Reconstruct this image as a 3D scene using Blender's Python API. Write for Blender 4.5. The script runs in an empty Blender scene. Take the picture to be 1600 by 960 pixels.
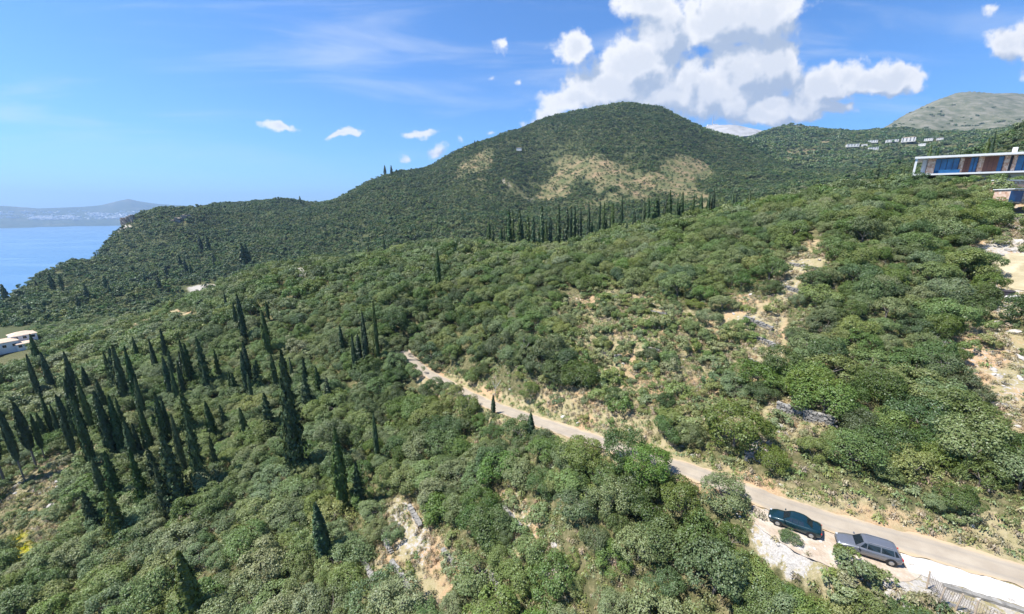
import bpy, bmesh, math, random
import numpy as np
from mathutils import Vector, Matrix, Euler

# ------------------------------------------------------------------ camera, sky, sun, exposure
scene = bpy.context.scene
COL = scene.collection
FPX = 600.0                                  # focal length in pixels of the 1600 px wide photograph
PITCH = math.atan(150.0 / 600.0)
cam_data = bpy.data.cameras.new("camera")
cam_data.sensor_width = 36.0
cam_data.lens = 36.0 * FPX / 1600.0
cam_data.clip_start = 0.5
cam_data.clip_end = 60000.0
cam = bpy.data.objects.new("camera", cam_data)
cam.location = (0, 0, 0)
cam.rotation_euler = (math.pi / 2 - PITCH, 0, 0)
COL.objects.link(cam)
scene.camera = cam

SUN_EL, SUN_AZ = math.radians(60), math.radians(-100)     # azimuth from +Y (view direction) towards +X
sun_dir = Vector((math.sin(SUN_AZ) * math.cos(SUN_EL), math.cos(SUN_AZ) * math.cos(SUN_EL), math.sin(SUN_EL)))
sl = bpy.data.lights.new("sun", 'SUN')
sl.energy = 4.6
sl.angle = math.radians(0.53)
sl.color = (1.0, 0.955, 0.88)
so = bpy.data.objects.new("sun", sl)
so.rotation_euler = (-sun_dir).to_track_quat('-Z', 'Y').to_euler()
COL.objects.link(so)

scene.view_settings.view_transform = 'Standard'
scene.view_settings.look = 'None'
scene.view_settings.exposure = 1.03
scene.view_settings.gamma = 1.0
scene.view_settings.use_curve_mapping = False
scene.cycles.max_bounces = 5
scene.cycles.diffuse_bounces = 2
scene.cycles.transmission_bounces = 3
scene.cycles.volume_bounces = 0
scene.cycles.transparent_max_bounces = 8
scene.cycles.use_denoising = True
scene.cycles.denoiser = 'OPENIMAGEDENOISE'
scene.cycles.denoising_input_passes = 'RGB_ALBEDO_NORMAL'
scene.cycles.denoising_prefilter = 'ACCURATE'

CP, SP = math.cos(PITCH), math.sin(PITCH)
def pdir(px, py):
    a = (px - 800.0) / FPX; v = (py - 480.0) / FPX
    return np.array([a, CP - v * SP, -SP - v * CP])
def W(px, py, Z):
    return pdir(px, py) * Z
def project(x, y, z):
    d = y * CP - z * SP
    u = y * SP + z * CP
    d = np.where(np.abs(d) < 1e-3, 1e-3, d)
    return 800 + FPX * x / d, 480 - FPX * u / d, d

SEA = -300.0

# ---- world: Nishita sky with the cumulus bank placed by direction
world = bpy.data.worlds.new("World")
scene.world = world
world.use_nodes = True
world.cycles.sampling_method = 'MANUAL'
world.cycles.sample_map_resolution = 128
wn, wl = world.node_tree.nodes, world.node_tree.links
wn.clear()
def nd(tree, t, **k):
    n = tree.nodes.new(t)
    for a, b in k.items(): setattr(n, a, b)
    return n
def mth(tree, op, a, b=None, c=None, clamp=False):
    n = tree.nodes.new('ShaderNodeMath'); n.operation = op; n.use_clamp = clamp
    for i, q in enumerate((a, b, c)):
        if q is None: continue
        if isinstance(q, (int, float)): n.inputs[i].default_value = q
        else: tree.links.new(q, n.inputs[i])
    return n.outputs[0]
def vmth(tree, op, a, b=None, s=None):
    n = tree.nodes.new('ShaderNodeVectorMath'); n.operation = op
    for i, q in enumerate((a, b)):
        if q is None: continue
        if isinstance(q, (tuple, list)): n.inputs[i].default_value = q
        else: tree.links.new(q, n.inputs[i])
    if s is not None:
        if isinstance(s, (int, float)): n.inputs['Scale'].default_value = s
        else: tree.links.new(s, n.inputs['Scale'])
    return n.outputs['Value'] if op in ('LENGTH', 'DOT_PRODUCT', 'DISTANCE') else n.outputs['Vector']
def mixc(tree, f, a, b):
    n = tree.nodes.new('ShaderNodeMix'); n.data_type = 'RGBA'; n.clamp_factor = True
    for s, q in ((n.inputs[0], f), (n.inputs[6], a), (n.inputs[7], b)):
        if isinstance(q, (int, float)): s.default_value = q
        elif isinstance(q, tuple): s.default_value = q if len(q) == 4 else (*q, 1)
        else: tree.links.new(q, s)
    return n.outputs[2]
def sstep(tree, v, lo, hi):
    n = tree.nodes.new('ShaderNodeMapRange'); n.interpolation_type = 'SMOOTHSTEP'
    tree.links.new(v, n.inputs[0]); n.inputs[1].default_value = lo; n.inputs[2].default_value = hi
    return n.outputs[0]

# cumulus lobes: centre px, centre py, half width px, half height px
LOBES = [(900,70,42,38),(880,55,20,24),(985,95,70,45),(960,130,90,40),(1010,10,48,40),(1040,60,70,70),(1120,30,100,70),
         (1180,30,75,60),(1200,90,60,45),(1160,120,90,60),(1100,150,110,50),(900,155,60,26),(858,178,36,18),(840,190,28,11),
         (1030,150,90,40),(1170,175,85,24),(1215,150,60,22),(1290,130,70,32),(1330,112,45,32),(1345,95,18,22),(1405,110,48,27),
         (1365,125,70,24),(1300,165,42,16),(1250,165,60,25),(1190,185,32,10),(1235,20,26,14),
         (1570,70,48,34),(1610,62,55,40),(1538,14,24,14),(1650,80,60,40),
         (782,80,17,24),(766,133,14,9),(810,130,15,8),(685,236,24,15),(718,222,17,14),(766,210,13,9),(638,248,20,8),(655,215,30,7),
         (432,197,38,9),(535,210,36,7)]
gp = bpy.data.node_groups.new("cumulus_density", 'ShaderNodeTree')
gp.interface.new_socket("UV", in_out='INPUT', socket_type='NodeSocketVector')
gp.interface.new_socket("Density", in_out='OUTPUT', socket_type='NodeSocketFloat')
gp.interface.new_socket("Billow", in_out='OUTPUT', socket_type='NodeSocketFloat')
gi = gp.nodes.new('NodeGroupInput'); go = gp.nodes.new('NodeGroupOutput')
wnz = nd(gp, 'ShaderNodeTexNoise'); wnz.inputs['Scale'].default_value = 7.0; wnz.inputs['Detail'].default_value = 5
gp.links.new(gi.outputs[0], wnz.inputs['Vector'])
wv = vmth(gp, 'SUBTRACT', wnz.outputs['Color'], (0.5, 0.5, 0.5))
wv = vmth(gp, 'SCALE', wv, s=0.10)
puv = vmth(gp, 'ADD', gi.outputs[0], wv)
puv = vmth(gp, 'MULTIPLY', puv, (1, 1, 0))
acc = None
for (cx, cy, rx, ry) in LOBES:
    def uv(px, py):
        d = pdir(px, py); return d[0] / d[1], d[2] / d[1]
    u0, v0 = uv(cx, cy); u1, _ = uv(cx + rx, cy); _, v1 = uv(cx, cy - ry)
    ru, rv = abs(u1 - u0), abs(v1 - v0)
    q = vmth(gp, 'SUBTRACT', puv, (u0, v0, 0))
    q = vmth(gp, 'MULTIPLY', q, (1 / ru, 1 / rv, 0))
    l = vmth(gp, 'LENGTH', q)
    # small lobes stay soft, big ones get solid cores
    k = min(1.0, max(rx, ry) / 45.0) * 0.8 + 0.2
    v = mth(gp, 'MULTIPLY', mth(gp, 'SUBTRACT', 1.00 + 0.42 * min(1.0, max(rx, ry) / 60.0), l), k)
    acc = v if acc is None else mth(gp, 'SMOOTH_MAX', acc, v, 0.12)
vor = nd(gp, 'ShaderNodeTexNoise'); vor.inputs['Scale'].default_value = 16.0; vor.inputs['Detail'].default_value = 9; vor.inputs['Roughness'].default_value = 0.62
gp.links.new(gi.outputs[0], vor.inputs['Vector'])
bil = mth(gp, 'ABSOLUTE', mth(gp, 'SUBTRACT', vor.outputs['Fac'], 0.5))
bil = mth(gp, 'SUBTRACT', 0.10, bil)
fin_ = nd(gp, 'ShaderNodeTexNoise'); fin_.inputs['Scale'].default_value = 48.0; fin_.inputs['Detail'].default_value = 7; fin_.inputs['Roughness'].default_value = 0.6
gp.links.new(gi.outputs[0], fin_.inputs['Vector'])
puff = nd(gp, 'ShaderNodeTexVoronoi'); puff.feature = 'SMOOTH_F1'; puff.inputs['Scale'].default_value = 17.0; puff.inputs['Smoothness'].default_value = 0.5; puff.inputs['Detail'].default_value = 2.5; puff.inputs['Roughness'].default_value = 0.5
gp.links.new(puv, puff.inputs['Vector'])
pf = mth(gp, 'SUBTRACT', 0.5, puff.outputs['Distance'])
d2 = mth(gp, 'ADD', acc, mth(gp, 'MULTIPLY', mth(gp, 'SUBTRACT', vor.outputs['Fac'], 0.52), 1.1))
d2 = mth(gp, 'ADD', d2, mth(gp, 'MULTIPLY', mth(gp, 'SUBTRACT', fin_.outputs['Fac'], 0.5), 0.62))
d2 = mth(gp, 'ADD', d2, mth(gp, 'MULTIPLY', pf, 0.45))
gp.links.new(d2, go.inputs[0])
bb_ = mth(gp, 'ADD', mth(gp, 'MULTIPLY', acc, 0.45), mth(gp, 'MULTIPLY', vor.outputs['Fac'], 0.55))
bb_ = mth(gp, 'ADD', bb_, mth(gp, 'MULTIPLY', pf, 0.50))
gp.links.new(mth(gp, 'ADD', bb_, mth(gp, 'MULTIPLY', fin_.outputs['Fac'], 0.12)), go.inputs[1])

wt = world.node_tree
tc = nd(wt, 'ShaderNodeTexCoord')
sep = nd(wt, 'ShaderNodeSeparateXYZ'); wl.new(tc.outputs['Generated'], sep.inputs[0])
yy = mth(wt, 'MAXIMUM', sep.outputs[1], 0.08)
cmb = nd(wt, 'ShaderNodeCombineXYZ')
wl.new(mth(wt, 'DIVIDE', sep.outputs[0], yy), cmb.inputs[0]); wl.new(mth(wt, 'DIVIDE', sep.outputs[2], yy), cmb.inputs[1])
front = sstep(wt, sep.outputs[1], 0.12, 0.3)
g1 = nd(wt, 'ShaderNodeGroup'); g1.node_tree = gp; wl.new(cmb.outputs[0], g1.inputs[0])
off = vmth(wt, 'ADD', cmb.outputs[0], (-0.030, 0.045, 0))
g2 = nd(wt, 'ShaderNodeGroup'); g2.node_tree = gp; wl.new(off, g2.inputs[0])
alpha = mth(wt, 'MULTIPLY', sstep(wt, g1.outputs[0], 0.03, 0.50), front)
lit = mth(wt, 'SUBTRACT', g1.outputs[1], g2.outputs[1])
litf = sstep(wt, lit, -0.24, 0.18)
core = sstep(wt, g1.outputs[0], 0.35, 1.1)
litf = mth(wt, 'MULTIPLY', litf, mth(wt, 'SUBTRACT', 1.0, mth(wt, 'MULTIPLY', core, 0.38)))
CLOUD_LIT, CLOUD_SHADE = (4.5, 4.5, 4.55), (2.0, 2.4, 3.1)
ccol = mixc(wt, litf, CLOUD_SHADE, CLOUD_LIT)
sky = nd(wt, 'ShaderNodeTexSky', sky_type='NISHITA', sun_disc=False)
sky.sun_elevation = SUN_EL; sky.sun_rotation = SUN_AZ
sky.altitude = 300; sky.air_density = 1.0; sky.dust_density = 0.3; sky.ozone_density = 2.5
# thin cirrus streaks, upper middle
cmap = nd(wt, 'ShaderNodeMapping'); cmap.inputs['Rotation'].default_value = (0, 0, 0.32); cmap.inputs['Scale'].default_value = (0.9, 6.5, 1)
wl.new(cmb.outputs[0], cmap.inputs[0])
cn = nd(wt, 'ShaderNodeTexNoise'); cn.inputs['Scale'].default_value = 1.6; cn.inputs['Detail'].default_value = 8; cn.inputs['Roughness'].default_value = 0.55; cn.inputs['Distortion'].default_value = 0.6
wl.new(cmap.outputs[0], cn.inputs['Vector'])
cir = mth(wt, 'MULTIPLY', sstep(wt, cn.outputs['Fac'], 0.46, 0.76), 0.42)
cir = mth(wt, 'MULTIPLY', cir, mth(wt, 'MULTIPLY', front, sstep(wt, sep.outputs[2], 0.02, 0.2)))
skc = nd(wt, 'ShaderNodeMix'); skc.data_type = 'RGBA'; skc.blend_type = 'MULTIPLY'; skc.inputs[0].default_value = 1.0
wl.new(sky.outputs[0], skc.inputs[6]); skc.inputs[7].default_value = (0.35, 0.60, 0.87, 1)
base = mixc(wt, cir, skc.outputs[2], (3.8, 4.1, 4.5))
fin = mixc(wt, alpha, base, ccol)
bg = nd(wt, 'ShaderNodeBackground'); bg.inputs['Strength'].default_value = 0.115
wl.new(fin, bg.inputs[0])
wo = nd(wt, 'ShaderNodeOutputWorld'); wl.new(bg.outputs[0], wo.inputs[0])

# ------------------------------------------------------------------ terrain height
S = 1.25
CT = [ # px, py, Z (before S): visible near hillside and road shelf
 (1600,900,26.5),(1400,849,30),(1290,808,32),(1200,781,34.5),(1050,726,40),(950,693,45),(850,662,53),(768,637,62),(665,590,80),
 (1600,960,25.5),(1500,930,27),(1400,930,27.5),(1300,930,28.5),(1200,960,28),(1100,860,33),(1000,960,30.5),(900,820,38),(800,960,33.5),(800,800,43),(700,700,57),
 (600,960,37),(600,800,49),(600,650,70),(400,960,41),(400,800,53),(400,650,74),(200,960,45),(200,800,58),(200,680,74),(0,960,48),(0,840,58),(0,700,78),
 (200,600,94),(0,610,104),(400,560,95),(520,560,90),(400,480,118),(200,540,118),(600,500,92),(800,500,80),(800,580,64),(950,560,62),(1000,500,67),(1000,620,52),
 (1150,680,43),(1150,560,55),(1150,440,70),(1290,640,44),(1290,500,56),(1290,400,68),(1430,700,38),(1430,560,48),(1430,420,62),(1560,760,32),(1600,620,41),
 (1560,560,46),(1600,480,52),(1560,470,55),(1540,420,60),(1600,420,58),(1600,370,66),(1430,340,78),(1600,320,78),(800,440,100),(650,440,115),(1000,420,92),(1200,370,86),
 # crest of the near hill
 (1360,322,90),(1430,300,92),(1500,288,92),(1600,296,84),(1250,326,97),(1150,347,104),(1000,368,118),(850,400,130),(700,388,150),(560,412,158),(450,424,156),(340,462,155),(240,502,148),(80,538,142),(0,548,138),
 # behind the crest
 (1500,284,115),(1600,290,108),(1400,330,170),(1550,300,180),(1200,362,200),(1000,392,230),(850,410,250),(700,410,265),(560,425,240),(450,432,230),(340,462,210),(240,495,195),
 # far slope
 (60,512,190),(150,485,250),(0,505,220),(250,465,290),(350,432,340),(450,400,390),(560,380,430),(700,356,460),(850,345,480),(1000,330,480),(1110,322,450),(1200,305,450),(1300,285,440),(1400,270,400),(1550,262,360),
 (100,450,350),(200,410,430),(350,370,500),(500,340,560),(700,300,620),(850,270,680),(980,290,560),(980,250,650),(1100,280,600),
 (0,484,300),(60,452,370),(100,438,420),(165,396,520),(200,374,575),(235,355,600),(270,339,640),(350,321,650),(450,321,660),(560,295,700),(620,274,740),(730,234,800),(800,207,830),(860,187,850),(920,170,850),(970,163,850),(1030,170,850),(1090,200,850),(1150,215,900),
 (1200,250,800),(1300,250,850),(1400,232,900),(1500,226,850),(1600,210,850),(1700,200,850),
 (1200,207,1400),(1240,198,1400),(1300,207,1400),(1365,204,1600),(1400,186,1800),(1440,168,1800),(1480,150,1800),(1515,142,1800),(1600,148,1800),(1700,165,1800),(1500,185,1500),(1600,185,1400),
 # behind ridges (hidden)
 (0,530,480),(60,500,560),(100,480,640),(165,440,800),(220,420,950),(300,400,1050),(450,370,1100),(620,340,1200),(800,300,1300),(970,260,1300),(1090,250,1200),
 (1240,230,2000),(1370,230,2100),(1510,200,2600),(1700,200,2600),
]
pts = [];
for px, py, Z in CT: pts.append(W(px, py, Z * S))
# side and rear control (outside the picture the slope simply goes on)
def plane(x, y): return (-31 + 0.34 * (0.68 * x + 0.73 * y - 48))
for (x, y) in [(60,0),(90,20),(120,40),(0,0),(-40,0),(-90,0),(0,-60),(60,-60),(-60,-60),(150,-40),(-160,20),(160,60),(200,0),(-10,25),(-60,25)]:
    pts.append(np.array([x, y, plane(x, y)]))
for (x, y, z) in [(-300,40,-150),(-520,150,-230),(-750,100,-320),(-700,500,-310),(-900,900,-330),(-1500,1500,-340),(-3000,0,-340),(-3000,3000,-340),(-2000,6000,-340),
                  (-6000,12000,-340),(-300,-400,-200),(-800,-800,-320),(200,-500,-60),(700,-300,150),(600,100,140),(1500,0,350),(3000,2000,500),(400,300,70),(900,500,170),(2000,6000,250),(500,4000,0),(5000,8000,150),(0,12000,-340),(12000,12000,-100),(1000,-3000,0),(-3000,-3000,-340),(5000,-3000,200),(12000,0,200),(-12000,0,-340),(-12000,12000,-340)]:
    pts.append(np.array([x, y, z], float))
for px in range(-400, 60, 90):
    d = pdir(px, 480); d = d / math.hypot(d[0], d[1])
    for r in (1000, 1500, 2500, 4500, 8000, 14000): pts.append(np.array([d[0] * r, d[1] * r, -345.0]))
for px in range(60, 560, 70):
    d = pdir(px, 480); d = d / math.hypot(d[0], d[1])
    for r in (2000, 3000, 4500, 8000, 14000): pts.append(np.array([d[0] * r, d[1] * r, -345.0]))
for px in (620, 760, 900, 1040):
    d = pdir(px, 480); d = d / math.hypot(d[0], d[1])
    for r, z in ((4500, -150), (8000, -345), (14000, -345)): pts.append(np.array([d[0] * r, d[1] * r, z]))
P = np.array(pts)
R0 = 40.0
def warp(x, y):
    r = np.hypot(x, y) + 1e-9
    k = np.log1p(r / R0) / r
    return x * k, y * k
def unwarp(u, v):
    l = np.hypot(u, v) + 1e-9
    r = R0 * np.expm1(l)
    return u / l * r, v / l * r
def tps_fit(X, Y, Zv, lam=1e-3):
    n = len(X)
    D = np.hypot(X[:, None] - X[None], Y[:, None] - Y[None]); K = np.where(D > 0, D * D * np.log(D + 1e-12), 0)
    A = np.zeros((n + 3, n + 3)); A[:n, :n] = K + lam * np.eye(n)
    Pm = np.stack([np.ones(n), X, Y], 1); A[:n, n:] = Pm; A[n:, :n] = Pm.T
    return np.linalg.solve(A, np.concatenate([Zv, np.zeros(3)]))
UX, UY = warp(P[:, 0], P[:, 1])
SC = 1.0 / (25 + 0.25 * np.hypot(P[:, 0], P[:, 1]))
# heights are fitted divided by a distance scale so that far mountains do not shake the foreground
COEF = tps_fit(UX, UY, P[:, 2] * SC)
def tps(x, y):
    x = np.asarray(x, float); y = np.asarray(y, float); sh = x.shape
    x = x.ravel(); y = y.ravel(); out = np.empty(len(x))
    for i in range(0, len(x), 20000):
        u, v = warp(x[i:i+20000], y[i:i+20000])
        D2 = (u[:, None] - UX[None]) ** 2 + (v[:, None] - UY[None]) ** 2
        K = 0.5 * D2 * np.log(D2 + 1e-12)
        out[i:i+20000] = K @ COEF[:-3] + COEF[-3] + COEF[-2] * u + COEF[-1] * v
    return (out * (25 + 0.25 * np.hypot(x, y))).reshape(sh)
def hsh(i, j, s):
    n = (i * 374761393 + j * 668265263 + s * 1442695041) & 0xffffffff
    n = ((n ^ (n >> 13)) * 1274126177) & 0xffffffff
    return ((n ^ (n >> 16)) & 0xffff) / 65535.0
def vnoise(x, y, s=0):
    x = np.asarray(x, float); y = np.asarray(y, float)
    i = np.floor(x).astype(np.int64); j = np.floor(y).astype(np.int64); fx = x - i; fy = y - j
    fx = fx * fx * (3 - 2 * fx); fy = fy * fy * (3 - 2 * fy)
    a, b, c, d = hsh(i, j, s), hsh(i + 1, j, s), hsh(i, j + 1, s), hsh(i + 1, j + 1, s)
    return (a * (1 - fx) + b * fx) * (1 - fy) + (c * (1 - fx) + d * fx) * fy
def fbm(x, y, o=4, s=0):
    t = 0; a = 1; n = 0
    for k in range(o):
        t = t + a * vnoise(x * 2 ** k, y * 2 ** k, s + k * 17); n += a; a *= 0.5
    return t / n
def hraw(x, y):
    r = np.hypot(x, y)
    z = tps(x, y)
    z = z + (fbm(x / 9, y / 9, 3, 3) - 0.5) * 1.6 * np.clip((300 - r) / 200, 0, 1)
    f = np.clip((r - 180) / 300, 0, 1)
    z = z + f * ((fbm(x / 90, y / 90, 4, 9) - 0.5) * 16 + (0.5 - np.abs(fbm(x / 230, y / 230, 3, 31) - 0.5) * 4) * 14)
    f2 = np.clip((r - 1200) / 800, 0, 1)
    z = z + f2 * (fbm(x / 700, y / 700, 5, 5) - 0.5) * 90
    f3 = np.clip((r - 7000) / 2500, 0, 1); z = z * (1 - f3) - 345 * f3
    return z
def at_f(hf, px, py, zmin=15, zmax=4000):
    d = pdir(px, py)
    t = np.exp(np.linspace(math.log(zmin), math.log(zmax), 700))
    p = d[None] * t[:, None]
    below = p[:, 2] < hf(p[:, 0], p[:, 1])
    k = np.argmax(below)
    if not below.any(): k = len(t) - 1
    a, b = t[max(k - 1, 0)], t[k]
    tt = np.linspace(a, b, 20); p = d[None] * tt[:, None]
    bl = p[:, 2] < hf(p[:, 0], p[:, 1]); j = np.argmax(bl) if bl.any() else -1
    return p[j]
# road centre line from the photograph's road, laid on the slope and smoothed
ROADPX = [(1720,935),(1600,900),(1500,874),(1400,849),(1290,809),(1200,781),(1120,750),(1050,726),(950,692),(850,662),(768,635),(700,604),(655,582)]
rc = np.array([at_f(hraw, *q) for q in ROADPX])
ext0 = rc[0] + (rc[0] - rc[1]) * 1.5; ext1 = rc[-1] + (rc[-1] - rc[-3]) / np.linalg.norm(rc[-1] - rc[-3]) * 9 + np.array([0, 0, -1.5]); ext2 = ext1 + np.array([-22, 14, -4])
ext1[2] = hraw(ext1[0], ext1[1]); ext2[2] = hraw(ext2[0], ext2[1])
rc = np.vstack([ext0, rc, ext1])
def smooth_line(p, n, it=60):
    seg = np.r_[0, np.cumsum(np.linalg.norm(np.diff(p[:, :2], axis=0), axis=1))]
    s = np.linspace(0, seg[-1], n)
    q = np.stack([np.interp(s, seg, p[:, k]) for k in range(3)], 1)
    for _ in range(it):
        q[1:-1] = 0.25 * q[:-2] + 0.5 * q[1:-1] + 0.25 * q[2:]
    return q
road = smooth_line(rc, 160, 40)
zz = road[:, 2].copy()
for _ in range(300): zz[1:-1] = 0.25 * zz[:-2] + 0.5 * zz[1:-1] + 0.25 * zz[2:]
road[:, 2] = zz
def road_dist(x, y):
    x = np.asarray(x, float); y = np.asarray(y, float); sh = x.shape
    x = x.ravel(); y = y.ravel(); D = np.full(len(x), 1e9); I = np.zeros(len(x), int); SGN = np.zeros(len(x))
    m = np.where((x > -120) & (x < 120) & (y > -60) & (y < 190))[0]
    for c in range(0, len(m), 20000):
        mm = m[c:c+20000]
        dx = x[mm][:, None] - road[None, :, 0]; dy = y[mm][:, None] - road[None, :, 1]
        d = np.hypot(dx, dy); k = d.argmin(1); D[mm] = d[np.arange(len(mm)), k]; I[mm] = k
        kk = np.clip(k, 1, len(road) - 2); tx = road[kk + 1, 0] - road[kk - 1, 0]; ty = road[kk + 1, 1] - road[kk - 1, 1]
        SGN[mm] = np.sign(tx * dy[np.arange(len(mm)), k] - ty * dx[np.arange(len(mm)), k])
    return D.reshape(sh), I.reshape(sh), SGN.reshape(sh)      # SGN < 0: uphill side
ROAD_HALF = 1.7
def pad_d(x, y, z=None):              # pale sandy building pad, an ellipse on the slope
    if z is None: z = hfast(x, y)
    px, py, d = project(x, y, z)
    return np.where((d > 55) & (d < 140), np.hypot((px - 1612) / 74, (py - 427 - (px - 1600) * 0.12) / 30), 9.0)
def height(x, y):
    z = hraw(x, y)
    D, I, sg = road_dist(x, y)
    rz = road[I, 2] - 0.06
    # lay-by on the downhill side, near the parked cars
    lay = np.exp(-((I - LAY_I) / 22.0) ** 2) * 4.5
    w = np.where(sg > 0, 2.6 + lay, 2.6)
    f = np.clip((D - w) / 3.5, 0, 1); f = f * f * (3 - 2 * f)
    z = np.where(D < 50, rz * (1 - f) + z * f, z)
    return z
LAY_I = int(np.argmin(np.hypot(road[:, 0] - at_f(hraw, 1400, 850)[0], road[:, 1] - at_f(hraw, 1400, 850)[1])))
def at(px, py, zmin=15, zmax=4000): return at_f(height, px, py, zmin, zmax)

# ------------------------------------------------------------------ materials
MATS = {}
def material(name):
    m = bpy.data.materials.new(name); m.use_nodes = True
    t = m.node_tree; t.nodes.clear(); MATS[name] = m
    return m, t
def out(t, surf, disp=None):
    o = t.nodes.new('ShaderNodeOutputMaterial'); t.links.new(surf, o.inputs[0])
    if disp: t.links.new(disp, o.inputs[2])
def noise(t, scale, detail=4, rough=0.5, vec=None, dist=0.0, color=False):
    n = t.nodes.new('ShaderNodeTexNoise'); n.inputs['Scale'].default_value = scale; n.inputs['Detail'].default_value = detail
    n.inputs['Roughness'].default_value = rough; n.inputs['Distortion'].default_value = dist
    if vec is not None: t.links.new(vec, n.inputs['Vector'])
    return n.outputs['Color' if color else 'Fac']
def ramp(t, f, stops):
    n = t.nodes.new('ShaderNodeValToRGB'); t.links.new(f, n.inputs[0]); e = n.color_ramp.elements
    while len(e) < len(stops): e.new(0.5)
    for k, (p, c) in enumerate(stops): e[k].position = p; e[k].color = (*c, 1)
    return n.outputs[0]
def objco(t): return t.nodes.new('ShaderNodeTexCoord').outputs['Object']
def geopos(t): return t.nodes.new('ShaderNodeNewGeometry').outputs['Position']
def attr(t, name): n = t.nodes.new('ShaderNodeAttribute'); n.attribute_name = name; return n.outputs['Fac']
def bsdf(t, col, rough=0.6, metal=0.0, spec=0.3, normal=None, coat=0.0):
    b = t.nodes.new('ShaderNodeBsdfPrincipled')
    if isinstance(col, tuple): b.inputs['Base Color'].default_value = (*col, 1)
    else: t.links.new(col, b.inputs['Base Color'])
    if isinstance(rough, float): b.inputs['Roughness'].default_value = rough
    else: t.links.new(rough, b.inputs['Roughness'])
    b.inputs['Metallic'].default_value = metal; b.inputs['Specular IOR Level'].default_value = spec
    b.inputs['Coat Weight'].default_value = coat
    if normal is not None: t.links.new(normal, b.inputs['Normal'])
    return b.outputs[0]
def bump(t, h, s=0.4, d=0.1):
    n = t.nodes.new('ShaderNodeBump'); n.inputs['Strength'].default_value = s; n.inputs['Distance'].default_value = d
    t.links.new(h, n.inputs['Height']); return n.outputs[0]
def simple(name, col, rough=0.6, metal=0.0, spec=0.3, var=0.12, scale=3.0, coat=0.0, bumps=0.0):
    m, t = material(name)
    v = objco(t)
    nz = noise(t, scale, 5, 0.6, v)
    c = ramp(t, nz, [(0.3, tuple(x * (1 - var) for x in col)), (0.7, tuple(min(1, x * (1 + var)) for x in col))])
    nm = bump(t, noise(t, scale * 6, 4, 0.6, v), bumps, 0.05) if bumps else None
    out(t, bsdf(t, c, rough, metal, spec, nm, coat)); return m

# ground: soil, dry grass, limestone, sorted by attributes that say what lies where
m, t = material("hillside_ground")
pos = geopos(t)
dry, rock, bald, yel = attr(t, "dry"), attr(t, "rock"), attr(t, "bald"), attr(t, "flower")
nb = noise(t, 0.12, 6, 0.6, pos); nm_ = noise(t, 1.3, 8, 0.75, pos); nf = noise(t, 5.0, 4, 0.7, pos)
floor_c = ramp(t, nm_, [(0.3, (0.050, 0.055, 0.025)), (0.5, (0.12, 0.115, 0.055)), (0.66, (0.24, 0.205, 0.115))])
grass_c = ramp(t, nm_, [(0.2, (0.17, 0.16, 0.07)), (0.45, (0.30, 0.26, 0.14)), (0.62, (0.38, 0.32, 0.20)), (0.8, (0.24, 0.23, 0.10))])
soil_c = ramp(t, nf, [(0.3, (0.36, 0.23, 0.13)), (0.7, (0.50, 0.36, 0.22))])
grass_c = mixc(t, sstep(t, nb, 0.48, 0.62), grass_c, soil_c)
rock_n = noise(t, 1.7, 8, 0.7, pos, 0.4)
rock_c = ramp(t, nf, [(0.25, (0.26, 0.24, 0.21)), (0.6, (0.46, 0.43, 0.39)), (0.8, (0.62, 0.59, 0.55))])
far_n = noise(t, 0.02, 9, 0.68, pos, 0.5)
bald_c = ramp(t, far_n, [(0.30, (0.065, 0.08, 0.04)), (0.46, (0.12, 0.125, 0.075)), (0.58, (0.18, 0.17, 0.12)), (0.74, (0.29, 0.27, 0.23))])
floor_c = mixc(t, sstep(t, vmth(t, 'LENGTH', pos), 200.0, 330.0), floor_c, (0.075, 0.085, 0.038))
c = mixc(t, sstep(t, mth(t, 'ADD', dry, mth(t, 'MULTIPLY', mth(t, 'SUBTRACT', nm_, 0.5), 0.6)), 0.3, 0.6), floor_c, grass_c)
c = mixc(t, sstep(t, mth(t, 'ADD', rock, mth(t, 'MULTIPLY', mth(t, 'SUBTRACT', rock_n, 0.5), 1.6)), 0.45, 0.6), c, rock_c)
dist_ = vmth(t, 'LENGTH', pos)
fn2 = noise(t, 0.035, 8, 0.7, pos, 0.3)
scrub = ramp(t, fn2, [(0.32, (0.08, 0.10, 0.04)), (0.47, (0.12, 0.12, 0.055)), (0.58, (0.21, 0.165, 0.09)), (0.72, (0.31, 0.21, 0.13))])
fard = sstep(t, dist_, 260.0, 420.0)
c = mixc(t, mth(t, 'MULTIPLY', fard, sstep(t, dry, 0.2, 0.45)), c, scrub)
c = mixc(t, mth(t, 'MULTIPLY', fard, sstep(t, mth(t, 'ADD', rock, mth(t, 'MULTIPLY', mth(t, 'SUBTRACT', fn2, 0.5), 1.3)), 0.35, 0.55)), c, (0.40, 0.37, 0.32))
c = mixc(t, yel, c, (0.50, 0.45, 0.04))
c = mixc(t, bald, c, bald_c)
out(t, bsdf(t, c, 0.95, 0, 0.1, bump(t, mth(t, 'ADD', nf, mth(t, 'MULTIPLY', rock_n, 2.0)), 0.6, 0.25)))

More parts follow.
